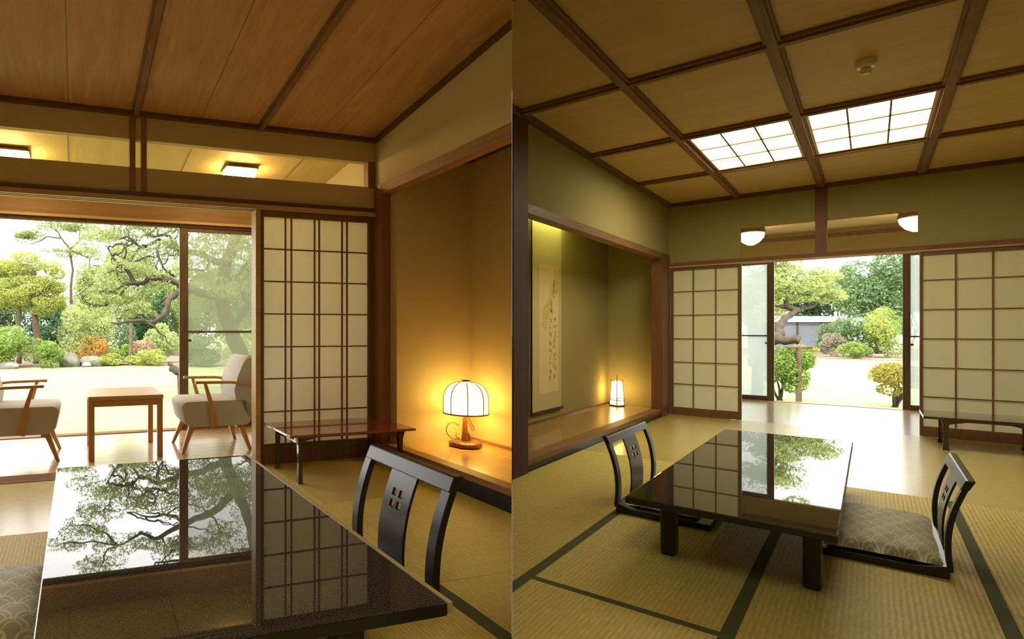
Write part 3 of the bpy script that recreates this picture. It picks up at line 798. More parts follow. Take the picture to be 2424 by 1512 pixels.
# --- side desks
def side_desk(M, loc, L, D, Hh, mat, label, th=.016, leg=.032, inset=.09):
    t = thing('low_writing_desk', label, 'desk', M, loc)
    build('top', MB().box(0, L, 0, D, Hh - th, Hh), mat, t, None, .003)
    for a in (inset, L - inset):
        for b2 in (.06, D - .06):
            mb = MB()
            prof = [(0, 1.15), (.06, .95), (.5, .8), (.82, .95), (1, 1.6)]
            for (q0, s0), (q1, s1) in zip(prof[:-1], prof[1:]):
                z0 = q0 * (Hh - th); z1 = q1 * (Hh - th); r0 = leg / 2 * s0; r1 = leg / 2 * s1
                mb.hexa([(a - r0, b2 - r0, z0), (a + r0, b2 - r0, z0), (a + r0, b2 + r0, z0), (a - r0, b2 + r0, z0)],
                        [(a - r1, b2 - r1, z1), (a + r1, b2 - r1, z1), (a + r1, b2 + r1, z1), (a - r1, b2 + r1, z1)])
            build('leg', mb, 'dark_lacquer', t)
    # carved aprons: long rails with cusped brackets, short rails
    for b2 in (.05, D - .062):
        mb = MB(); n = 40
        for i in range(n):
            q0 = i / n; q1 = (i + 1) / n
            x0 = inset + (L - 2 * inset) * q0; x1 = inset + (L - 2 * inset) * q1
            def dep(q):
                e = min(q, 1 - q) * (L - 2 * inset)
                return .014 + .030 * max(0, 1 - e / .11) ** 1.2 + .004 * abs(math.sin(e * 60)) * (e < .12)
            mb.hexa([(x0, b2, Hh - th - dep(q0)), (x1, b2, Hh - th - dep(q1)), (x1, b2 + .012, Hh - th - dep(q1)), (x0, b2 + .012, Hh - th - dep(q0))],
                    [(x0, b2, Hh - th), (x1, b2, Hh - th), (x1, b2 + .012, Hh - th), (x0, b2 + .012, Hh - th)])
        build('apron', mb, 'dark_lacquer', t)
    for a in (inset - .006, L - inset - .006):
        mb = MB(); mb.box(a, a + .012, .06, D - .06, Hh - th - .055, Hh - th - .040); mb.box(a, a + .012, .06, D - .06, Hh - th - .02, Hh - th)
        for k in range(1, 6):
            y = .06 + (D - .12) * k / 6; mb.box(a, a + .012, y - .012, y + .012, Hh - th - .045, Hh - th - .015)
        build('side_rail', mb, 'dark_lacquer', t)
    return t
side_desk(MW, (1.30, 3.41, 0), .925, .545, .325, 'red_lacquer', 'reddish brown lacquered low desk in front of the left paper screen')
side_desk(ME, (.300, 7.38, 0), .70, .60, .275, 'dark_lacquer', 'dark brown low desk in front of the right paper screen', .020, .036, .125)

# --- armchairs on the veranda
def armchair(M, loc, rot, label):
    """front is +x; origin on the floor under the middle of the seat"""
    t = thing('veranda_armchair', label, 'armchair', M, loc, rot, 'veranda armchairs')
    Wd = .50
    # seat cushion: thick rounded block
    def pad(prof, y0, y1, name):
        mb = MB(); n = len(prof)
        e = .02
        ys = [(y0, .93), (y0 + e, 1.0), (y1 - e, 1.0), (y1, .93)]
        cx = sum(p[0] for p in prof) / n; cz = sum(p[1] for p in prof) / n
        for y, s_ in ys:
            mb.v += [(cx + (p[0] - cx) * (s_ if s_ == 1 else .97), y, cz + (p[1] - cz) * s_) for p in prof]
        for i in range(3):
            for k in range(n):
                mb.f.append((i * n + k, i * n + (k + 1) % n, (i + 1) * n + (k + 1) % n, (i + 1) * n + k))
        mb.f.append(tuple(range(n - 1, -1, -1))); mb.f.append(tuple(3 * n + k for k in range(n)))
        mb.mi = [0] * len(mb.f)
        return build(name, mb, 'grey_fabric', t, None, 0, 'auto')
    def rr(x0, x1, z0, z1, r, n=5, slant=0.0):
        P = []
        for cx, cz, a0 in ((x1 - r, z1 - r, 0), (x0 + r, z1 - r, 90), (x0 + r, z0 + r, 180), (x1 - r, z0 + r, 270)):
            for k in range(n + 1):
                a = math.radians(a0 + 90 * k / n)
                P.append((cx + r * math.cos(a), cz + r * math.sin(a)))
        return [(x - slant * max(0, (z1 - z)) / (z1 - z0) if x > (x0 + x1) / 2 else x, z) for x, z in P]
    pad(rr(-.30, .31, .205, .425, .062, slant=.05), -Wd / 2, Wd / 2, 'seat_cushion')
    # back cushion: leaning and tapering upwards
    P = [(-.16, .40), (-.145, .50), (-.175, .62), (-.215, .72), (-.245, .77), (-.275, .785), (-.31, .775), (-.335, .72), (-.36, .60), (-.37, .45), (-.355, .30), (-.32, .25), (-.26, .27), (-.2, .40)]
    pad(P, -Wd / 2, Wd / 2, 'back_cushion')
    for s_ in (-1, 1):
        y = s_ * (Wd / 2 + .012)
        th = .022
        def bar(pts, wd=.022, mat='oak', name='arm', yy=(y - th / 2, y + th / 2)):
            mb = MB()
            for (p, r0), (q, r1) in zip(pts[:-1], pts[1:]):
                d_ = Vector((q[0] - p[0], 0, q[1] - p[1])).normalized(); nn = Vector((-d_.z, 0, d_.x))
                A = Vector((p[0], 0, p[1])); B = Vector((q[0], 0, q[1]))
                def P4(c, r): return [(c.x + nn.x * r, yy[0], c.z + nn.z * r), (c.x - nn.x * r, yy[0], c.z - nn.z * r), (c.x - nn.x * r, yy[1], c.z - nn.z * r), (c.x + nn.x * r, yy[1], c.z + nn.z * r)]
                mb.hexa(P4(A, r0), P4(B, r1))
            return build(name, mb, mat, t, None, .003)
        bar([((.185, .575), .011), ((-.10, .570), .011), ((-.36, .545), .012)], name='arm', yy=(y - .022, y + .022))
        bar([((.105, .570), .013), ((.055, .40), .019), ((.02, .21), .030)], name='arm_support')
        # splayed legs
        for x0, x1 in ((.20, .285), (-.21, -.285)):
            mb = MB(); r0, r1 = .024, .013; yb = s_ * (Wd / 2 - .055); ye = s_ * (Wd / 2 - .005)
            mb.hexa([(x1 - r1, ye - r1, 0), (x1 + r1, ye - r1, 0), (x1 + r1, ye + r1, 0), (x1 - r1, ye + r1, 0)],
                    [(x0 - r0, yb - r0, .215), (x0 + r0, yb - r0, .215), (x0 + r0, yb + r0, .215), (x0 - r0, yb + r0, .215)])
            build('leg', mb, 'oak', t)
    mb = MB(); mb.box(.16, .20, -Wd / 2 + .03, Wd / 2 - .03, .182, .206); mb.box(-.22, -.18, -Wd / 2 + .03, Wd / 2 - .03, .182, .206)
    build('seat_rail', mb, 'oak', t)
    return t
armchair(MW, (1.105, 4.83, 0), math.pi, 'grey upholstered armchair with wooden arms right of the small table')
armchair(MW, (-.415, 4.87, 0), 0, 'grey upholstered armchair cut by the left picture edge')
# --- small veranda table
t = thing('veranda_side_table', 'square light brown wooden side table between the armchairs', 'table', MW, (.373, 4.86, 0))
build('top', MB().box(-.285, .285, -.33, .33, .462, .492), 'oak_gloss', t, None, .003)
ap = MB(); ap.box(-.27, .27, -.315, -.295, .41, .462); ap.box(-.27, .27, .295, .315, .41, .462); ap.box(-.27, -.25, -.295, .295, .41, .462); ap.box(.25, .27, -.295, .295, .41, .462)
build('apron', ap, 'oak_x', t)
for sx in (-1, 1):
    for sy in (-1, 1):
        build('leg', MB().box(sx * .26 - .022, sx * .26 + .022, sy * .30 - .022, sy * .30 + .022, 0, .462), 'oak', t, None, .002)

# --- table lamp in the left alcove
t = thing('table_lamp', 'glowing paper table lamp with domed ribbed shade on the left alcove platform', 'lamp', MW, (2.775, 3.60, .131))
bs = MB(); prof = [(0.0, 0), (.098, 0), (.117, .008), (.119, .022), (.108, .036), (.08, .042), (0.0, .044)]
n = 40; vs = []
for r, z in prof:
    for k in range(n):
        a = 2 * math.pi * k / n; rr_ = r * (1 + .06 * math.sin(3 * a + 1) + .04 * math.sin(7 * a))
        vs.append((rr_ * math.cos(a), rr_ * math.sin(a), z))
bs.add(vs, [(i * n + k, i * n + (k + 1) % n, (i + 1) * n + (k + 1) % n, (i + 1) * n + k) for i in range(len(prof) - 1) for k in range(n)])
build('base', bs, 'burl', t, None, 0, True)
pl = MB(); pl.tube([(-.010, -.005, .04), (-.006, 0, .12), (-.004, 0, .20), (0, 0, .30)], [.028, .020, .018, .016], 12)
pl.tube([(.030, 0, .04), (.028, 0, .075), (.018, 0, .11)], [.018, .014, .006], 10)
build('stem', pl, 'burl', t, None, 0, 'auto')
R = .156; sh = MB(); pr = []
for q in range(15):
    a = math.pi / 2 * q / 14
    pr.append((R * math.cos(a) ** .62 if q < 14 else .028, .345 + .135 * math.sin(a) ** 1.0 if q else .345))
prof = [(R * .985, .248), (R, .30)] + pr
sh.lathe(prof[:-1] + [(.028, .486)], 48)
sh.f = [f_ for f_ in sh.f if len(f_) == 4]; sh.mi = [0] * len(sh.f)
shd = build('lamp_shade', sh, 'lamp_shade', t, None, 0, True)
for k in range(8):
    a = 2 * math.pi * (k + .28) / 8
    rb = MB(); rb.tube([((r + .003) * math.cos(a), (r + .003) * math.sin(a), z) for r, z in prof], .0042, 6)
    build('rib', rb, 'bronze_rim', shd)
rg = MB(); rg.tube([((R + .004) * math.cos(2 * math.pi * k / 40), (R + .004) * math.sin(2 * math.pi * k / 40), .249) for k in range(41)], .006, 6)
build('rim', rg, 'bronze_rim', shd, None, 0, True)
build('cap', MB().lathe([(0.0, .484), (.034, .484), (.036, .490), (.02, .496), (0.0, .497)], 20), 'bronze_rim', shd, None, 0, True)
cdm = MB()
cdm.tube([(-.03, .03, .05), (-.09, .05, .06), (-.125, .06, .11), (-.11, .06, .16), (-.07, .05, .175), (-.03, .04, .15)], .004, 6, curve=6)
cdm.tube([(.02, .02, .225), (.05, .03, .17), (.085, .03, .115), (.095, .03, .112), (.098, .03, .125), (.07, .03, .17), (.04, .02, .22)], .0035, 6, curve=6)
cdm.tube([(-.03, .03, .05), (-.06, .04, .075), (-.04, .04, .09)], .004, 6)
build('cord', cdm, 'cord_brown', t, None, 0, True)

# --- lantern in the right alcove
t = thing('standing_lantern', 'tapered glowing paper lantern with wooden frame on the right alcove platform', 'lantern', ME, (-2.09, 7.86, .085), 0)
# plan: corner towards the viewer (viewer direction in this frame)
def sq(a, z, ry=1.9): return [(a, 0, z), (0, a * ry, z), (-a, 0, z), (0, -a * ry, z)]
def sqr(r, z):
    # square outline turned so that one corner faces the camera
    out = []
    for k in range(4):
        a = math.radians(-75 + 90 * k); out.append((r * math.cos(a), r * math.sin(a), z))
    return out
hb, ht = .02, .30
sh = MB(); lo = sqr(.074, hb); mid = sqr(.069, .098); hi = sqr(.052, ht)
sh.add(mid + hi, [(0, 1, 5, 4), (1, 2, 6, 5), (2, 3, 7, 6), (3, 0, 4, 7)])
build('paper_shade', sh, 'lantern_paper', t)
sh = MB(); sh.add(lo + mid, [(0, 1, 5, 4), (1, 2, 6, 5), (2, 3, 7, 6), (3, 0, 4, 7)])
build('lower_paper', sh, 'lantern_paper_low', t)
fr = MB()
for k in range(4):
    a = sqr(.077, .0)[k]; b2 = sqr(.053, ht + .02)[k]; fr.tube([a, b2], .0045, 6)
for z, r in ((.012, .077), (.075, .073), (.100, .071), (ht, .055)):
    q = sqr(r, z)
    for k in range(4): fr.tube([q[k], q[(k + 1) % 4]], .0038, 6)
lfr = build('frame', fr, 'bronze_rim', t)
tp = MB(); q = sqr(.070, ht + .012); tp.tube([q[0], q[2]], .004, 6); tp.tube([q[1], q[3]], .004, 6); tp.tube([sqr(.052, ht)[0], tuple(sqr(.046, ht + .075)[0])], .004, 6)
build('top_bars', tp, 'bronze_rim', lfr)
build('base', MB().prism([p[:2] for p in sqr(.079, 0)], 0, .012), 'bronze_rim', t)

# --- hanging scroll in the right alcove
t = thing('hanging_scroll', 'long hanging scroll with pale mount and brush painting in the right alcove', 'scroll', ME, (-2.232, 6.03, 0))
y0, y1 = -.335, .415
build('mount', MB().box(0, .004, y0, y1, .20, 2.075), 'scroll_mount', t)
ptg = build('painting', MB().box(.004, .0055, y0 + .155, y1 - .09, .37, 1.655), 'scroll_paper', t)
gd = MB()
pts = [(.22, 1.64), (.32, 1.60), (.32, 1.40), (.22, 1.33), (.10, 1.16), (-.02, .98), (-.12, 1.02), (-.08, 1.20), (.04, 1.32), (.14, 1.44), (.20, 1.54)]
gd.add([(.0062, y, min(z, 1.65)) for y, z in pts] , [tuple(range(len(pts)))])
build('painted_mark', gd, 'scroll_gold', ptg)
ik = MB()
rnd = random.Random(5)
def stroke(y, z, l, w_, tilt=0.0):
    x = .0068; ik.add([(x, y, z), (x, y + w_, z - .3 * l), (x, y + w_ * .4 + tilt, z - l), (x, y - w_ * .6 + tilt * .5, z - l * .5)], [(0, 1, 2, 3)])
stroke(.21, 1.52, .11, .022, -.03); stroke(.20, 1.44, .08, .016, -.02); stroke(.10, 1.33, .16, .03, .06); stroke(.12, 1.22, .06, .05, .02)
for col in (0.10, .22):
    z = 1.12
    while z > .50:
        for _ in range(3): stroke(col + rnd.uniform(-.022, .022), z + rnd.uniform(-.02, .02), rnd.uniform(.012, .05), rnd.uniform(.006, .022), rnd.uniform(-.02, .02))
        z -= rnd.uniform(.055, .085)
build('brush_strokes', ik, 'ink_faded', ptg)['kind'] = 'stuff'
rl = MB(); rl.tube([(.006, y0 - .03, .188), (.006, y1 + .03, .188)], .014, 12); build('roller', rl, 'bark', t)
tr_ = MB(); tr_.tube([(.004, y0, 2.08), (.004, y1, 2.08)], .008, 8); build('top_rod', tr_, 'bronze_rim', t)
ed = MB(); ed.box(-.004, -.001, y0 - .055, y0 - .028, .19, 2.07); build('backing_strip', ed, 'ink', t)
cr = MB(); cr.tube([(.003, .04 - .10, 2.08), (.003, .04, 2.13), (.003, .04 + .10, 2.08)], .002, 5); build('hanging_cord', cr, 'cord_brown', t)
tag(build('scroll_hook', MB().hexa([(-.001, -.012, 2.04), (.006, -.012, 2.04), (.006, .012, 2.04), (-.001, .012, 2.04)], [(-.003, -.028, 2.26), (.008, -.028, 2.26), (.008, .028, 2.26), (-.003, .028, 2.26)]), 'ink', None, ME @ Matrix.Translation((-2.222, 6.04, 0.04))), 'dark tapered wall hook holding the cord above the hanging scroll', 'hook')
# light tube hidden behind the right alcove lintel
t = thing('alcove_strip_light', 'yellowish strip light tucked behind the lintel above the hanging scroll', 'light', ME, (-2.12, 6.0, 2.20))
build('housing', MB().box(-.03, .03, -.55, .55, .045, .099), 'white_plastic', t)
tb_ = MB(); tb_.tube([(0, -.50, .02), (0, .50, .02)], .016, 10); build('tube', tb_, 'tube_glow', t)

# --- box lamps on the left veranda ceiling
def boxlamp(u, v, label):
    w_ = wceil(u, v)
    t = thing('veranda_ceiling_light', label, 'light', MW, (u, v, w_ - .045), 0, 'ceiling lights')
    t.rotation_mode = 'XYZ'
    mb = MB(); a, b2, h = .135, .10, .085
    mb.hexa([(-a * .86, -b2 * .86, -.055), (a * .86, -b2 * .86, -.055), (a * .86, b2 * .86, -.055), (-a * .86, b2 * .86, -.055)],
            [(-a, -b2, .02), (a, -b2, .02), (a, b2, .02), (-a, b2, .02)])
    gsh = build('glass_shade', mb, 'box_glow', t, None, .012)
    build('ceiling_plate', MB().box(-a - .006, a + .006, -b2 - .006, b2 + .006, .02, .034), 'bronze_rim', t)
    for x in (-.86, .86):
        for y in (-.86, .86):
            wr = MB(); wr.tube([(a * x * 1.0, b2 * y, -.057), (a * x / .86, b2 * y / .86, .02)], .003, 5)
            build('frame_wire', wr, 'bronze_rim', gsh)
boxlamp(1.36, 4.80, 'box shaped glowing light seen through the left transom near the alcove')
boxlamp(-.49, 4.86, 'box shaped glowing light at the far left end of the left transom')
def globelamp(u, v, label):
    t = thing('veranda_ceiling_light', label, 'light', ME, (u, v, 2.255), 0, 'ceiling lights')
    build('glass_shade', MB().lathe([(0.0, -.155), (.03, -.15), (.085, -.115), (.125, -.06), (.135, -.02), (.13, .0)], 24, sx=1, sy=1.2), 'globe_glow', t, None, 0, True)
    build('ceiling_plate', MB().lathe([(.0, .0), (.14, .0), (.145, .02), (.13, .085), (0.0, .085)], 24), 'bronze_rim', t, None, 0, 'auto')
globelamp(-1.065, 9.75, 'round glowing ceiling light left of the hanging post in the right transom')
globelamp(.345, 9.75, 'round glowing ceiling light at the right end of the right transom')

# --- unseen paper ceiling light, added overhead to brighten the left room
t = thing('ceiling_light_panel', 'added paper light overhead and out of view brightening the left room', 'light', MW, (.30, -.30, wceil(.3, -.3) - .05), 0, 'ceiling lights')
build('paper_diffuser', MB().box(-.43, .43, -.43, .43, -.045, -.005), 'room_fill_glow', t)
fr = MB(); fr.box(-.46, -.43, -.46, .46, -.05, .03); fr.box(.43, .46, -.46, .46, -.05, .03); fr.box(-.43, .43, -.46, -.43, -.05, .03); fr.box(-.43, .43, .43, .46, -.05, .03)
build('frame', fr, 'beam_pale', t)
build('backplate', MB().box(-.43, .43, -.43, .43, .0, .02), 'beam_pale', t)
gr = MB()
for q in (-.145, .145): gr.box(q - .006, q + .006, -.43, .43, -.052, -.045); gr.box(-.43, .43, q - .006, q + .006, -.052, -.045)
build('lattice', gr, 'batten_x', t)

# --- paper light panels in the right ceiling; the third, unseen, is added for brightness
for k, (u0, u1, vp) in enumerate(((-.972, -.386, 6.105), (-.312, .291, 6.105), (-.312, .291, .39))):
    t = thing('ceiling_light_panel', ['left glowing paper light panel set in the right ceiling', 'right glowing paper light panel set in the right ceiling', 'added paper light panel overhead and out of view brightening the near floor of the right room'][k], 'light', ME, ((u0 + u1) / 2, vp, 2.486), 0, 'ceiling light panels')
    W = (u1 - u0); D = 1.27
    build('paper_diffuser', MB().box(-W / 2 + .016, W / 2 - .016, -D / 2 + .02, D / 2 - .02, 0.002, .006), 'ceiling_glow', t)
    gr = MB()
    for q in (1, 2):
        x = -W / 2 + W * q / 3; gr.box(x - .0055, x + .0055, -D / 2, D / 2, -.006, .002)
        y = -D / 2 + D * q / 3; gr.box(-W / 2, W / 2, y - .012, y + .012, -.006, .002)
    build('lattice', gr, 'batten_x', t)
    fr = MB(); fr.box(-W / 2, -W / 2 + .016, -D / 2, D / 2, -.008, .008); fr.box(W / 2 - .016, W / 2, -D / 2, D / 2, -.008, .008); fr.box(-W / 2 + .016, W / 2 - .016, -D / 2, -D / 2 + .02, -.008, .008); fr.box(-W / 2 + .016, W / 2 - .016, D / 2 - .02, D / 2, -.008, .008)
    build('frame', fr, 'beam_pale', t)
t = thing('smoke_detector', 'round whitish smoke detector on the right ceiling', 'smoke detector', ME, (-.02, 4.62, CE))
build('base', MB().lathe([(0.0, -.042), (.036, -.042), (.043, -.034), (.045, 0.0), (0.0, 0.0)], 28), 'white_plastic', t, None, 0, 'auto')
build('sensor_dome', MB().lathe([(0.0, -.078), (.014, -.077), (.022, -.068), (.024, -.054), (.019, -.046), (.019, -.042), (0.0, -.042)], 28), 'white_plastic', t, None, 0, 'auto')

# ================================================================= GARDEN
GZ = -0.35
def at(x, y, s): return Vector(((x - PX) / FPX * s, s, EYE - (y - PY) / FPX * s))
g_ = MB(); g_.add([(-60, 5.0, GZ), (90, 5.0, GZ), (90, 120, GZ), (-60, 120, GZ)], [(0, 1, 2, 3)])
lw = build('lawn', g_, 'lawn'); tag(lw, 'bright short lawn stretching from the veranda to the shrubs', 'lawn', None, 'stuff')
def bed(pts, label):
    mb = MB(); mb.prism(pts, GZ - .02, GZ + .03)
    tag(build('garden_bed', mb, 'soil'), label, 'ground')
def gx(x, s): return (x - PX) / FPX * s
bed([(gx(-60, 20), 20.5), (gx(60, 21), 20.6), (gx(200, 22), 21.4), (gx(330, 22), 22.0), (gx(470, 22), 21), (gx(700, 22), 22), (gx(700, 40), 40), (gx(-260, 40), 40)], 'bare earth bed under the shrubs of the left garden view')
bed([(gx(1780, 29), 29.0), (gx(1900, 28), 28), (gx(2000, 26), 26.2), (gx(2100, 25), 25.2), (gx(2300, 25), 25.0), (gx(2300, 42), 42), (gx(1700, 42), 42)], 'brownish earth bed under the shrubs of the right garden view')

def leaves(name, blobs, size, mat, parent, aspect=.55, flat=0.0, rng=RNG, lumps=14):
    V = []; size *= .74
    for (c, r, n) in blobs:
        n = int(n * 1.7)
        c = np.array(c); r = np.array(r if hasattr(r, '__len__') else (r, r, r))
        d = rng.normal(size=(lumps, 3)); d /= np.linalg.norm(d, axis=1)[:, None]
        lc = c + d * r * rng.uniform(.45, .85, (lumps, 1))
        k = rng.integers(0, lumps, n)
        e = rng.normal(size=(n, 3)); e /= np.linalg.norm(e, axis=1)[:, None]
        p = lc[k] + e * (r * .42) * rng.uniform(.55, 1.0, (n, 1)) ** .5
        V.append(p)
    P = np.concatenate(V); N = len(P)
    a = rng.normal(size=(N, 3)); a[:, 2] *= (1 - flat); a /= np.linalg.norm(a, axis=1)[:, None]
    b = rng.normal(size=(N, 3)); b -= a * (a * b).sum(1)[:, None]; b /= np.linalg.norm(b, axis=1)[:, None]
    s = size * rng.uniform(.6, 1.3, (N, 1))
    q = np.stack([P - a * s * .5, P + b * s * aspect * .5, P + a * s * .5, P - b * s * aspect * .5], 1).reshape(-1, 3)
    pl = np.array(parent.location) if parent is not None else 0
    q = q - pl
    me = bpy.data.meshes.new(name)
    me.vertices.add(4 * N); me.vertices.foreach_set('co', q.ravel())
    me.loops.add(4 * N); me.loops.foreach_set('vertex_index', np.arange(4 * N))
    me.polygons.add(N); me.polygons.foreach_set('loop_start', np.arange(N) * 4)
    try: me.polygons.foreach_set('loop_total', np.full(N, 4))
    except Exception: pass
    me.materials.append(MATS[mat]); me.update(); me.validate()
    o = bpy.data.objects.new(name, me); COL.objects.link(o); o.parent = parent
    return o
def plant(name, label, cat, base, group=None):
    o = bpy.data.objects.new(name, None); COL.objects.link(o); o.location = base
    o['label'] = label; o['category'] = cat
    if group: o['group'] = group
    return o
def branchmesh(name, paths, mat, parent, wob=.03, seed=1):
    rnd = random.Random(seed); mb = MB(); pl = Vector(parent.location)
    for pts, r0, r1 in paths:
        P = []
        for i in range(len(pts) - 1):
            for k in range(3):
                q = k / 3; p = pts[i].lerp(pts[i + 1], q)
                P.append(p + Vector((rnd.uniform(-1, 1), rnd.uniform(-1, 1), rnd.uniform(-1, 1))) * wob * (0 if (i == 0 and k == 0) else 1))
        P.append(pts[-1])
        n = len(P); mb.tube([p - pl for p in P], [r0 + (r1 - r0) * i / (n - 1) for i in range(n)], 7)
    return build(name, mb, mat, parent, None, 0, True)
def shrub(name, label, x, y0, y1, wpx, s, mat, n, size, group=None, stems=False, lumps=14):
    if not stems: y1 = PY + (EYE - GZ) / s * FPX + 4
    """shrub spanning rows y0 (top) to y1 (bottom) at distance s"""
    top = at(x, y0, s); bot = at(x, y1, s); base = Vector((top.x, s, GZ))
    zb = max(bot.z, GZ + .02); rz = (top.z - zb) / 2; rx = wpx / FPX * s / 2
    o = plant(name, label, 'shrub' if 'tree' not in name else 'tree', base, group)
    leaves('foliage', [((top.x, s, zb + rz), (rx, rx * .9, rz), n)], size, mat, o, lumps=lumps)
    if zb > GZ + .15 or stems:
        rnd = random.Random(int(x)); paths = []
        for k in range(5):
            paths.append(([base + Vector((rnd.uniform(-.04, .04), rnd.uniform(-.04, .04), -.01)), Vector((top.x + rx * rnd.uniform(-.4, .4), s + rnd.uniform(-.2, .2) * rx, zb + rz * .25)), Vector((top.x + rx * rnd.uniform(-.6, .6), s, zb + rz * 1.2))], .02 * s / 12 + .006, .006))
        branchmesh('stems', paths, 'bark', o, .02, int(x))
    return o

# ---- left garden: the big spreading pine
S0 = 11.5
def A(*pts): return [at(x, y, s) for x, y, s in pts]
pine = plant('spreading_pine', 'large spreading pine with twisting limbs beside the garden door', 'tree', Vector((at(592, 900, 11.5).x, 11.5, GZ)))
base = Vector((at(592, 900, 11.5).x, 11.5, GZ))
paths = [
    ([base] + A((575, 860, 11.5), (548, 780, 11.5), (522, 700, 11.4), (530, 640, 11.3), (556, 570, 11.3), (585, 500, 11.2), (600, 420, 11.2), (585, 330, 11.2), (600, 230, 11.2)), .19, .05),
    (A((524, 705, 11.4), (470, 690, 11.0), (428, 688, 10.8), (402, 712, 10.6), (385, 745, 10.4), (370, 762, 10.3), (340, 760, 10.2), (300, 764, 10.0), (262, 764, 9.9)), .085, .016),
    (A((470, 690, 11.0), (410, 665, 11.0), (365, 658, 11), (330, 675, 10.9), (300, 668, 10.8), (270, 690, 10.6), (238, 690, 10.4)), .07, .012),
    (A((330, 675, 10.9), (300, 640, 10.8), (270, 612, 10.8), (250, 580, 10.8)), .045, .01),
    (A((365, 658, 11), (330, 640, 11.2), (290, 610, 11.3)), .04, .01),
    (A((535, 630, 11.3), (480, 600, 11.5), (425, 592, 11.6), (380, 570, 11.7), (330, 585, 11.8), (300, 560, 11.9), (262, 562, 12)), .075, .014),
    (A((425, 592, 11.6), (400, 560, 11.6), (350, 555, 11.6), (320, 530, 11.6)), .045, .012),
    (A((330, 585, 11.8), (308, 620, 11.8), (270, 600, 11.8)), .03, .008),
    (A((560, 560, 11.3), (500, 500, 11.5), (440, 480, 11.6), (380, 440, 11.8), (330, 450, 11.9), (280, 420, 12)), .085, .015),
    (A((440, 480, 11.6), (400, 500, 11.5), (350, 492, 11.5), (300, 505, 11.5)), .045, .01),
    (A((590, 480, 11.2), (640, 420, 11.2), (660, 340, 11.2), (700, 280, 11.2)), .08, .02),
    (A((600, 420, 11.2), (540, 370, 11.4), (470, 350, 11.6), (400, 300, 11.8), (330, 310, 12), (270, 280, 12)), .08, .012),
    (A((470, 350, 11.6), (430, 390, 11.6), (370, 380, 11.6), (330, 350, 11.7)), .04, .01),
    (A((590, 330, 11.2), (530, 270, 11.4), (460, 240, 11.6), (400, 200, 11.8)), .06, .012),
    (A((548, 780, 11.5), (585, 720, 11.7), (560, 660, 12), (595, 610, 12.2), (640, 570, 12.4)), .07, .02),
    (A((380, 570, 11.7), (372, 600, 11.4), (395, 640, 11.1), (418, 655, 11)), .03, .012),
]
rt = random.Random(21)
limbs = [p for p in paths]
for k in range(46):                                     # fine zigzag twigs
    pts_, _, _ = limbs[rt.randrange(1, len(limbs))]
    i_ = rt.randrange(0, len(pts_) - 1); a_ = pts_[i_].lerp(pts_[i_ + 1], rt.random())
    ang = rt.uniform(0, 2 * math.pi); q_ = [a_]; L_ = rt.uniform(.16, .32)
    for m_ in range(rt.randrange(3, 6)):
        ang += rt.uniform(-.55, .55)
        q_.append(q_[-1] + Vector((math.cos(ang) * L_, rt.uniform(-.1, .1), math.sin(ang) * L_ * .8 + .03)))
    paths.append((q_, .022, .006))
bl = []
rp = random.Random(4)
for (x, y, s, rx, rz, n) in [(300, 540, 11.5, .55, .22, 1300), (370, 530, 11.5, .5, .2, 1200), (245, 575, 12, .55, .2, 1100), (330, 610, 11.8, .5, .16, 900), (395, 590, 11.3, .35, .15, 700),
        (275, 640, 11, .5, .18, 1100), (230, 680, 10.6, .45, .16, 1000), (320, 700, 10.8, .45, .14, 900), (360, 640, 11, .35, .12, 600), (255, 725, 10.2, .4, .14, 900), (330, 735, 10.4, .35, .12, 700), (400, 680, 11, .3, .12, 500),
        (470, 560, 11.5, .5, .25, 1200), (550, 540, 11.6, .5, .3, 1300), (480, 640, 11.7, .5, .2, 1100), (590, 640, 12, .5, .3, 1200), (600, 560, 12, .4, .3, 900),
        (300, 430, 12, .5, .16, 800), (380, 420, 11.8, .45, .14, 700), (280, 290, 12, .45, .14, 700), (340, 330, 11.8, .4, .12, 600), (450, 330, 11.7, .4, .14, 600), (420, 210, 11.8, .5, .16, 700), (580, 250, 11.2, .6, .25, 1000), (520, 460, 11.4, .4, .15, 700), (640, 330, 11.2, .5, .2, 800),
        (470, 720, 11.7, .5, .25, 1000), (520, 690, 11.2, .4, .2, 900), (590, 580, 11.1, .4, .25, 1000), (480, 600, 11.2, .4, .2, 900), (540, 770, 12, .5, .25, 900), (200, 470, 12, .5, .16, 700), (240, 370, 12, .5, .16, 700), (330, 250, 12, .5, .16, 700), (190, 320, 12.2, .4, .14, 500), (500, 300, 11.6, .5, .14, 700), (440, 420, 11.6, .5, .14, 700), (560, 400, 11.2, .5, .16, 700), (250, 510, 11.8, .5, .16, 800), (350, 180, 12, .5, .14, 600), (480, 170, 11.8, .5, .14, 600), (150, 420, 12.4, .4, .12, 400)]:
    c = at(x, y, s); bl.append(((c.x, c.y, c.z), (rx, rx * .9, rz), n))
for (c_, r_, n_) in bl:
    c_ = Vector(c_)
    best = min((q for p_ in limbs for q in p_[0][1:]), key=lambda q: (q - c_).length)
    if .25 < (best - c_).length < 2.2:
        mid = best.lerp(c_, .5) + Vector((rt.uniform(-.12, .12), 0, rt.uniform(-.16, .02)))
        paths.append(([best, mid, c_, c_ + Vector((rt.uniform(-.35, .35), 0, rt.uniform(0, .12)))], .026, .007))
        paths.append(([c_, c_ + Vector((rt.uniform(-.35, .35), 0, rt.uniform(-.05, .15)))], .014, .006))
    r2 = tuple(k * 1.25 for k in r_)
branchmesh('trunk', paths, 'bark', pine, .035, 3)
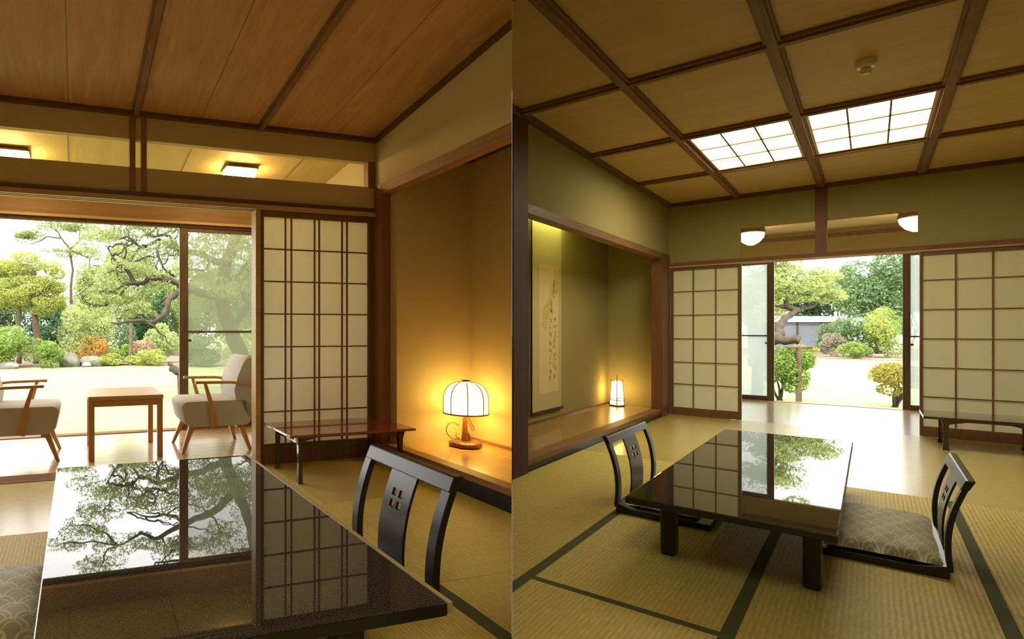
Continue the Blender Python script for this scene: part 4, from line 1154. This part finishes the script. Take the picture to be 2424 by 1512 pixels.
leaves('foliage', [(c_, (r_[0] * 1.3, r_[1] * 1.2, r_[2] * 1.5), n_) for (c_, r_, n_) in bl], .085, 'leaf_pine', pine, .30, .0, lumps=9)
# dark broken stump by the door
st_ = plant('fallen_branch', 'dark crooked branch on the lawn left of the brown door stile', 'branch', Vector((at(430, 900, 9.5).x, 9.5, GZ)))
branchmesh('wood', [([Vector((at(436, 900, 9.5).x, 9.5, GZ)), at(430, 882, 9.5), at(412, 874, 9.5), at(402, 872, 9.5)], .10, .05), (A((410, 874, 9.5), (402, 862, 9.5), (398, 857, 9.5)), .045, .02)], 'bark', st_, .008, 9)

# ---- left garden: layered clipped tree at the left
ct = plant('clipped_tree', 'yellow green tree clipped into rounded tiers at the left edge', 'tree', Vector((at(70, 830, 22.5).x, 22.5, GZ)))
b0 = Vector((at(88, 830, 22.5).x, 22.5, GZ)); b1 = Vector((at(45, 830, 22.5).x, 22.5, GZ))
branchmesh('trunk', [([b0] + A((88, 790, 22.5), (82, 740, 22.5), (78, 690, 22.5), (80, 640, 22.5)), .17, .08), ([b1] + A((46, 780, 22.5), (46, 720, 22.5), (50, 660, 22.5), (40, 640, 22.5)), .11, .05)], 'bark_pale', ct, .03, 5)
bl = []
for (x, y, rx, rz, n) in [(60, 622, 1.05, .40, 5000), (20, 650, 1.0, .35, 3800), (112, 665, .62, .45, 4200), (75, 680, .95, .38, 4200), (85, 715, .85, .40, 4600), (25, 705, 1.0, .30, 3600), (118, 715, .52, .50, 3400), (0, 680, .8, .4, 2400)]:
    c = at(x, y, 22.5); bl.append(((c.x, c.y, c.z), (rx * 1.18, rx, rz * 1.18), n))
leaves('foliage', bl, .10, 'leaf_yellow', ct, .45)
# pines on the skyline
hp = plant('leaning_pine', 'thin pine branches crossing the white sky at upper left', 'tree', Vector((at(180, 850, 24).x, 24, GZ)))
b0 = Vector((at(180, 850, 24).x, 24, GZ))
branchmesh('trunk', [([b0] + A((178, 780, 24), (168, 700, 24), (172, 640, 24), (165, 590, 24), (145, 565, 24), (115, 560, 24), (90, 572, 24), (70, 577, 24)), .075, .02), (A((165, 590, 24), (190, 570, 24), (188, 545, 24)), .05, .02), (A((145, 565, 24), (135, 545, 24), (120, 535, 24)), .04, .015), (A((165, 592, 24), (210, 610, 24), (215, 650, 24)), .04, .015)], 'bark_pale', hp, .03, 8)
bl = []
for (x, y, rx, rz, n) in [(75, 555, .5, .16, 900), (130, 532, .8, .2, 1500), (60, 560, .35, .18, 500), (190, 535, .6, .2, 900), (215, 600, .6, .2, 900), (150, 598, .7, .14, 700), (230, 560, .6, .2, 800), (215, 640, .5, .2, 700)]:
    c = at(x, y, 24); bl.append(((c.x, c.y, c.z), (rx * 1.4, rx * .8 * 1.4, rz * 1.4), n))
leaves('foliage', bl, .13, 'leaf_pine', hp, .35)
# background trees, left
for (x, y0, y1, w_, s, mt, n, lab) in [
    (-30, 640, 830, 170, 30, 'leaf_mid', 8000, 'mid green background tree behind the clipped tree'),
    (110, 690, 830, 150, 30, 'leaf_dark', 5000, 'dark green background tree right of the clipped trunks'),
    (195, 625, 830, 110, 34, 'leaf_pale', 8000, 'pale hazy background tree left of the pine limbs'),
    (280, 575, 830, 170, 34, 'leaf_pale', 11000, 'tall pale background tree behind the pine limbs'),
    (350, 665, 800, 140, 30, 'leaf_dark', 4800, 'dark green background tree low behind the twisting limb'),
    (410, 590, 840, 130, 34, 'leaf_pale', 9000, 'pale background tree beside the brown door stile'),
    (520, 610, 860, 200, 30, 'leaf_mid', 10000, 'mid green background tree seen through the hazy pane'),
    (630, 560, 860, 170, 32, 'leaf_mid', 8000, 'background tree at the right of the hazy pane')]:
    shrub('background_tree', lab, x, y0, y1, w_, s, mt, n, .20, 'background trees of the left garden')
# shrubs, left
for (nm, x, y0, y1, w_, s, mt, n, sz, lab) in [
    ('round_shrub', 40, 766, 862, 160, 20.5, 'leaf_fresh', 5200, .11, 'bright green rounded shrub at the left edge'),
    ('round_shrub', 118, 808, 862, 70, 20.3, 'leaf_fresh', 2200, .10, 'low bright green shrub beside the two boulders'),
    ('pale_shrub', 170, 725, 835, 120, 22.5, 'leaf_pale', 4600, .11, 'pale yellow green shrub above the boulders'),
    ('pale_shrub', 232, 740, 845, 90, 22.8, 'leaf_pale', 3400, .11, 'second pale shrub right of the boulders'),
    ('azalea_bush', 218, 795, 838, 80, 22.0, 'leaf_orange', 1700, .09, 'orange tinted azalea bush in the middle of the left garden'),
    ('azalea_bush', 335, 800, 845, 60, 22.3, 'leaf_pink', 1500, .09, 'pinkish azalea bush near the pale post'),
    ('low_shrub', 285, 812, 858, 50, 22.0, 'leaf_fresh', 1500, .09, 'small green shrub in front of the pale post'),
    ('low_shrub', 345, 826, 870, 95, 21.6, 'leaf_yellow', 2600, .09, 'yellow green low shrub at the edge of the lawn'),
    ('low_shrub', 262, 838, 872, 80, 21.6, 'leaf_yellow', 1800, .09, 'flat yellowish ground shrub on the lawn edge'),
    ('pale_shrub', 385, 755, 850, 90, 23.0, 'leaf_pale', 3400, .11, 'pale shrub beside the brown door stile'),
    ('pale_shrub', 300, 770, 840, 60, 24, 'leaf_mid', 1800, .11, 'green shrub behind the pale post'),
    ('round_shrub', 480, 790, 880, 120, 21, 'leaf_mid', 3600, .11, 'green shrub low behind the hazy pane'),
    ('round_shrub', 585, 780, 880, 130, 20, 'leaf_pale', 3600, .11, 'pale shrub low at the right of the hazy pane')]:
    shrub(nm, lab, x, y0, y1, w_, s, mt, n, sz, 'garden shrubs of the left view')
po = MB(); po.tube([(0, 0, 0), (.02, 0, 1.2), (0, 0, 2.6)], [.09, .07, .05], 8); po.tube([(0, 0, 1.6), (-.4, 0, 2.1), (-.6, 0, 2.5)], [.05, .03, .02], 6); po.tube([(0, 0, 1.9), (.3, 0, 2.4)], [.04, .02], 6)
tag(build('bare_trunk', po, 'bark_pale', None, Matrix.Translation((at(309, 840, 21.8).x, 21.8, GZ))), 'pale bare forked trunk standing among the left shrubs', 'tree')
def rock(x, y, s, r, label, mat='stone', hz=.8):
    c = at(x, y, s); mb = MB(); n = 14; m_ = 9; rnd = random.Random(int(x * 7)); vs = []
    for i in range(m_):
        th = math.pi * i / (m_ - 1)
        for k in range(n):
            a = 2 * math.pi * k / n; q = r * (1 + .22 * math.sin(2 * a + x) * math.sin(th) + rnd.uniform(-.09, .09))
            vs.append((q * math.sin(th) * math.cos(a), q * math.sin(th) * math.sin(a), q * hz * math.cos(th)))
    mb.add(vs, [(i * n + k, (i + 1) * n + k, (i + 1) * n + (k + 1) % n, i * n + (k + 1) % n) for i in range(m_ - 1) for k in range(n)])
    tag(build('garden_boulder', mb, mat, None, Matrix.Translation((c.x, s, GZ + r * hz * .55)), 0, 'auto'), label, 'boulder', 'garden boulders')
rock(165, 845, 21.0, .33, 'grey boulder under the pale shrub of the left garden', hz=1.0)
rock(216, 838, 21.4, .42, 'wide grey boulder under the orange azalea', 'stone', .6)
rock(20, 862, 19.9, .30, 'flat pale boulder in front of the bright shrub at the left edge', 'stone_pale', .5)
rock(205, 858, 21.0, .22, 'small pale boulder on the lawn edge near the azalea', 'stone_pale', .5)

# ---- right garden
# near shrubs
gs = 'garden shrubs of the right view'
shrub('near_shrub', 'bright green near shrub beside the wooden prop in the right garden', 1845, 812, 925, 120, 10.9, 'leaf_fresh', 6000, .062, gs, True)
shrub('near_shrub', 'orange tipped azalea shrub with bare stems beside the right door stile', 2118, 856, 930, 118, 10.0, 'leaf_olive', 3600, .055, gs, True)
# prop with crossbar holding the pine limb
pr_ = plant('branch_prop', 'wooden prop with crossbar holding up the crooked pine limb', 'prop', Vector((at(1891, 900, 10.6).x, 10.6, GZ)))
c = at(1891, 822, 10.6)
mb = MB(); mb.tube([(0, 0, -.02), (0, 0, c.z - GZ)], [.045, .038], 9); build('post', mb, 'bark_pale', pr_)
mb = MB(); mb.tube([(-.22, 0, c.z - GZ + .0), (.24, 0, c.z - GZ + .0)], .026, 8); build('crossbar', mb, 'bark_pale', pr_)
cp = plant('crooked_pine', 'old crooked pine at the left of the right garden view', 'tree', Vector((at(1790, 900, 11.60).x, 11.6, GZ)))
b0 = Vector((at(1790, 900, 11.60).x, 11.6, GZ))
paths = [([b0] + A((1800, 860, 11.44), (1815, 805, 11.20), (1850, 806, 10.80), (1880, 800, 10.64), (1893, 806, 10.6)), .10, .075),
         (A((1815, 805, 11.20), (1848, 792, 11.36), (1846, 770, 11.52), (1858, 752, 11.68), (1885, 735, 11.84), (1915, 730, 12.00), (1950, 700, 12.00)), .09, .03),
         (A((1885, 735, 11.84), (1860, 725, 11.84), (1835, 720, 11.84)), .06, .04), (A((1858, 728, 11.84), (1862, 700, 11.84), (1880, 670, 11.84)), .05, .015),
         (A((1915, 730, 12.00), (1905, 690, 12.00), (1925, 660, 12.00)), .04, .012)]
branchmesh('trunk', paths, 'bark', cp, .03, 12)
bl = []
for (x, y, s, rx, rz, n) in [(1860, 660, 12.00, 0.64, 0.36, 2600), (1920, 665, 12.00, 0.64, 0.32, 2400), (1880, 700, 12.00, 0.56, 0.16, 1600), (1800, 680, 12.00, 0.64, 0.40, 2400), (1780, 740, 12.00, 0.48, 0.32, 1600), (1950, 700, 12.16, 0.40, 0.16, 1000), (1850, 600, 12.00, 0.64, 0.32, 1600), (1790, 600, 12.00, 0.64, 0.32, 1600), (1870, 520, 12.00, 0.56, 0.24, 900)]:
    c = at(x, y, s); bl.append(((c.x, c.y, c.z), (rx, rx * .8, rz), n))
leaves('foliage', bl, .075, 'leaf_pale', cp, .4)
for (nm, x, y0, y1, w_, s, mt, n, sz, lab, stm) in [
    ('evergreen_tree', 2075, 590, 775, 190, 32, 'leaf_mid', 9000, .20, 'large dark evergreen tree filling the right garden view', True),
    ('evergreen_tree', 1990, 620, 760, 120, 36, 'leaf_mid', 5000, .20, 'evergreen tree in the middle behind the white fence roof', True),
    ('evergreen_tree', 2150, 600, 800, 120, 37, 'leaf_dark', 5000, .20, 'dark evergreen tree behind the right door stile', True),
    ('evergreen_tree', 1900, 690, 760, 120, 38, 'leaf_dark', 3600, .20, 'dark low evergreen behind the crooked pine', True),
    ('evergreen_tree', 1790, 620, 800, 120, 38, 'leaf_pale', 3600, .20, 'pale tree behind the milky door pane', True),
    ('round_shrub', 2035, 738, 835, 85, 28.2, 'leaf_mid', 4200, .12, 'dark green rounded shrub in the right garden', False),
    ('round_shrub', 2100, 735, 830, 110, 27.6, 'leaf_fresh', 4600, .12, 'light green tall shrub beside the right door stile', False),
    ('round_shrub', 2085, 738, 775, 60, 27.2, 'leaf_yellow', 1500, .12, 'yellow topped shrub in the right garden', False),
    ('low_shrub', 2018, 808, 848, 60, 26.6, 'leaf_fresh', 2400, .10, 'small bright green shrub on the earth bed', False),
    ('low_shrub', 1975, 790, 838, 50, 28.4, 'leaf_brown', 2000, .10, 'brownish rounded shrub in front of the grey fence', False),
    ('low_shrub', 1905, 815, 845, 60, 28.6, 'leaf_olive', 1600, .10, 'olive low plants behind the wooden prop', False),
    ('round_shrub', 1960, 762, 800, 40, 31, 'leaf_mid', 1500, .12, 'green shrub against the grey fence', False)]:
    shrub(nm, lab, x, y0, y1, w_, s, mt, n, sz, gs if 'shrub' in nm else 'evergreens of the right garden', stm)
fn = plant('boundary_fence', 'grey garden boundary with a white coping in the right garden', 'fence', Vector((at(1940, 800, 34).x, 34, GZ)))
w1 = at(1940, 762, 34).z - GZ; w2 = at(1940, 748, 34).z - GZ
build('wall_panel', MB().box(-4.2, 1.6, -.08, .08, 0, w1), 'fence_grey', fn)
cpn = MB(); cpn.add([(-4.3, -.2, w1), (1.65, -.2, w1), (1.65, .2, w1), (-4.3, .2, w1), (-4.3, 0, w2), (1.65, 0, w2)], [(0, 1, 5, 4), (2, 3, 4, 5), (0, 4, 3), (1, 2, 5), (0, 3, 2, 1)])
build('coping', cpn, 'roof_white', fn)
for k in range(3):
    build('fence_post', MB().box(-2.9 + 1.45 * k, -2.82 + 1.45 * k, -.14, -.08, 0, w1), 'bark', fn)
for (x, s) in ((-60, 60), (140, 60), (330, 60), (520, 60), (700, 60)):
    pass
print('objects', len(bpy.data.objects), 'faces', sum(len(m.polygons) for m in bpy.data.meshes))
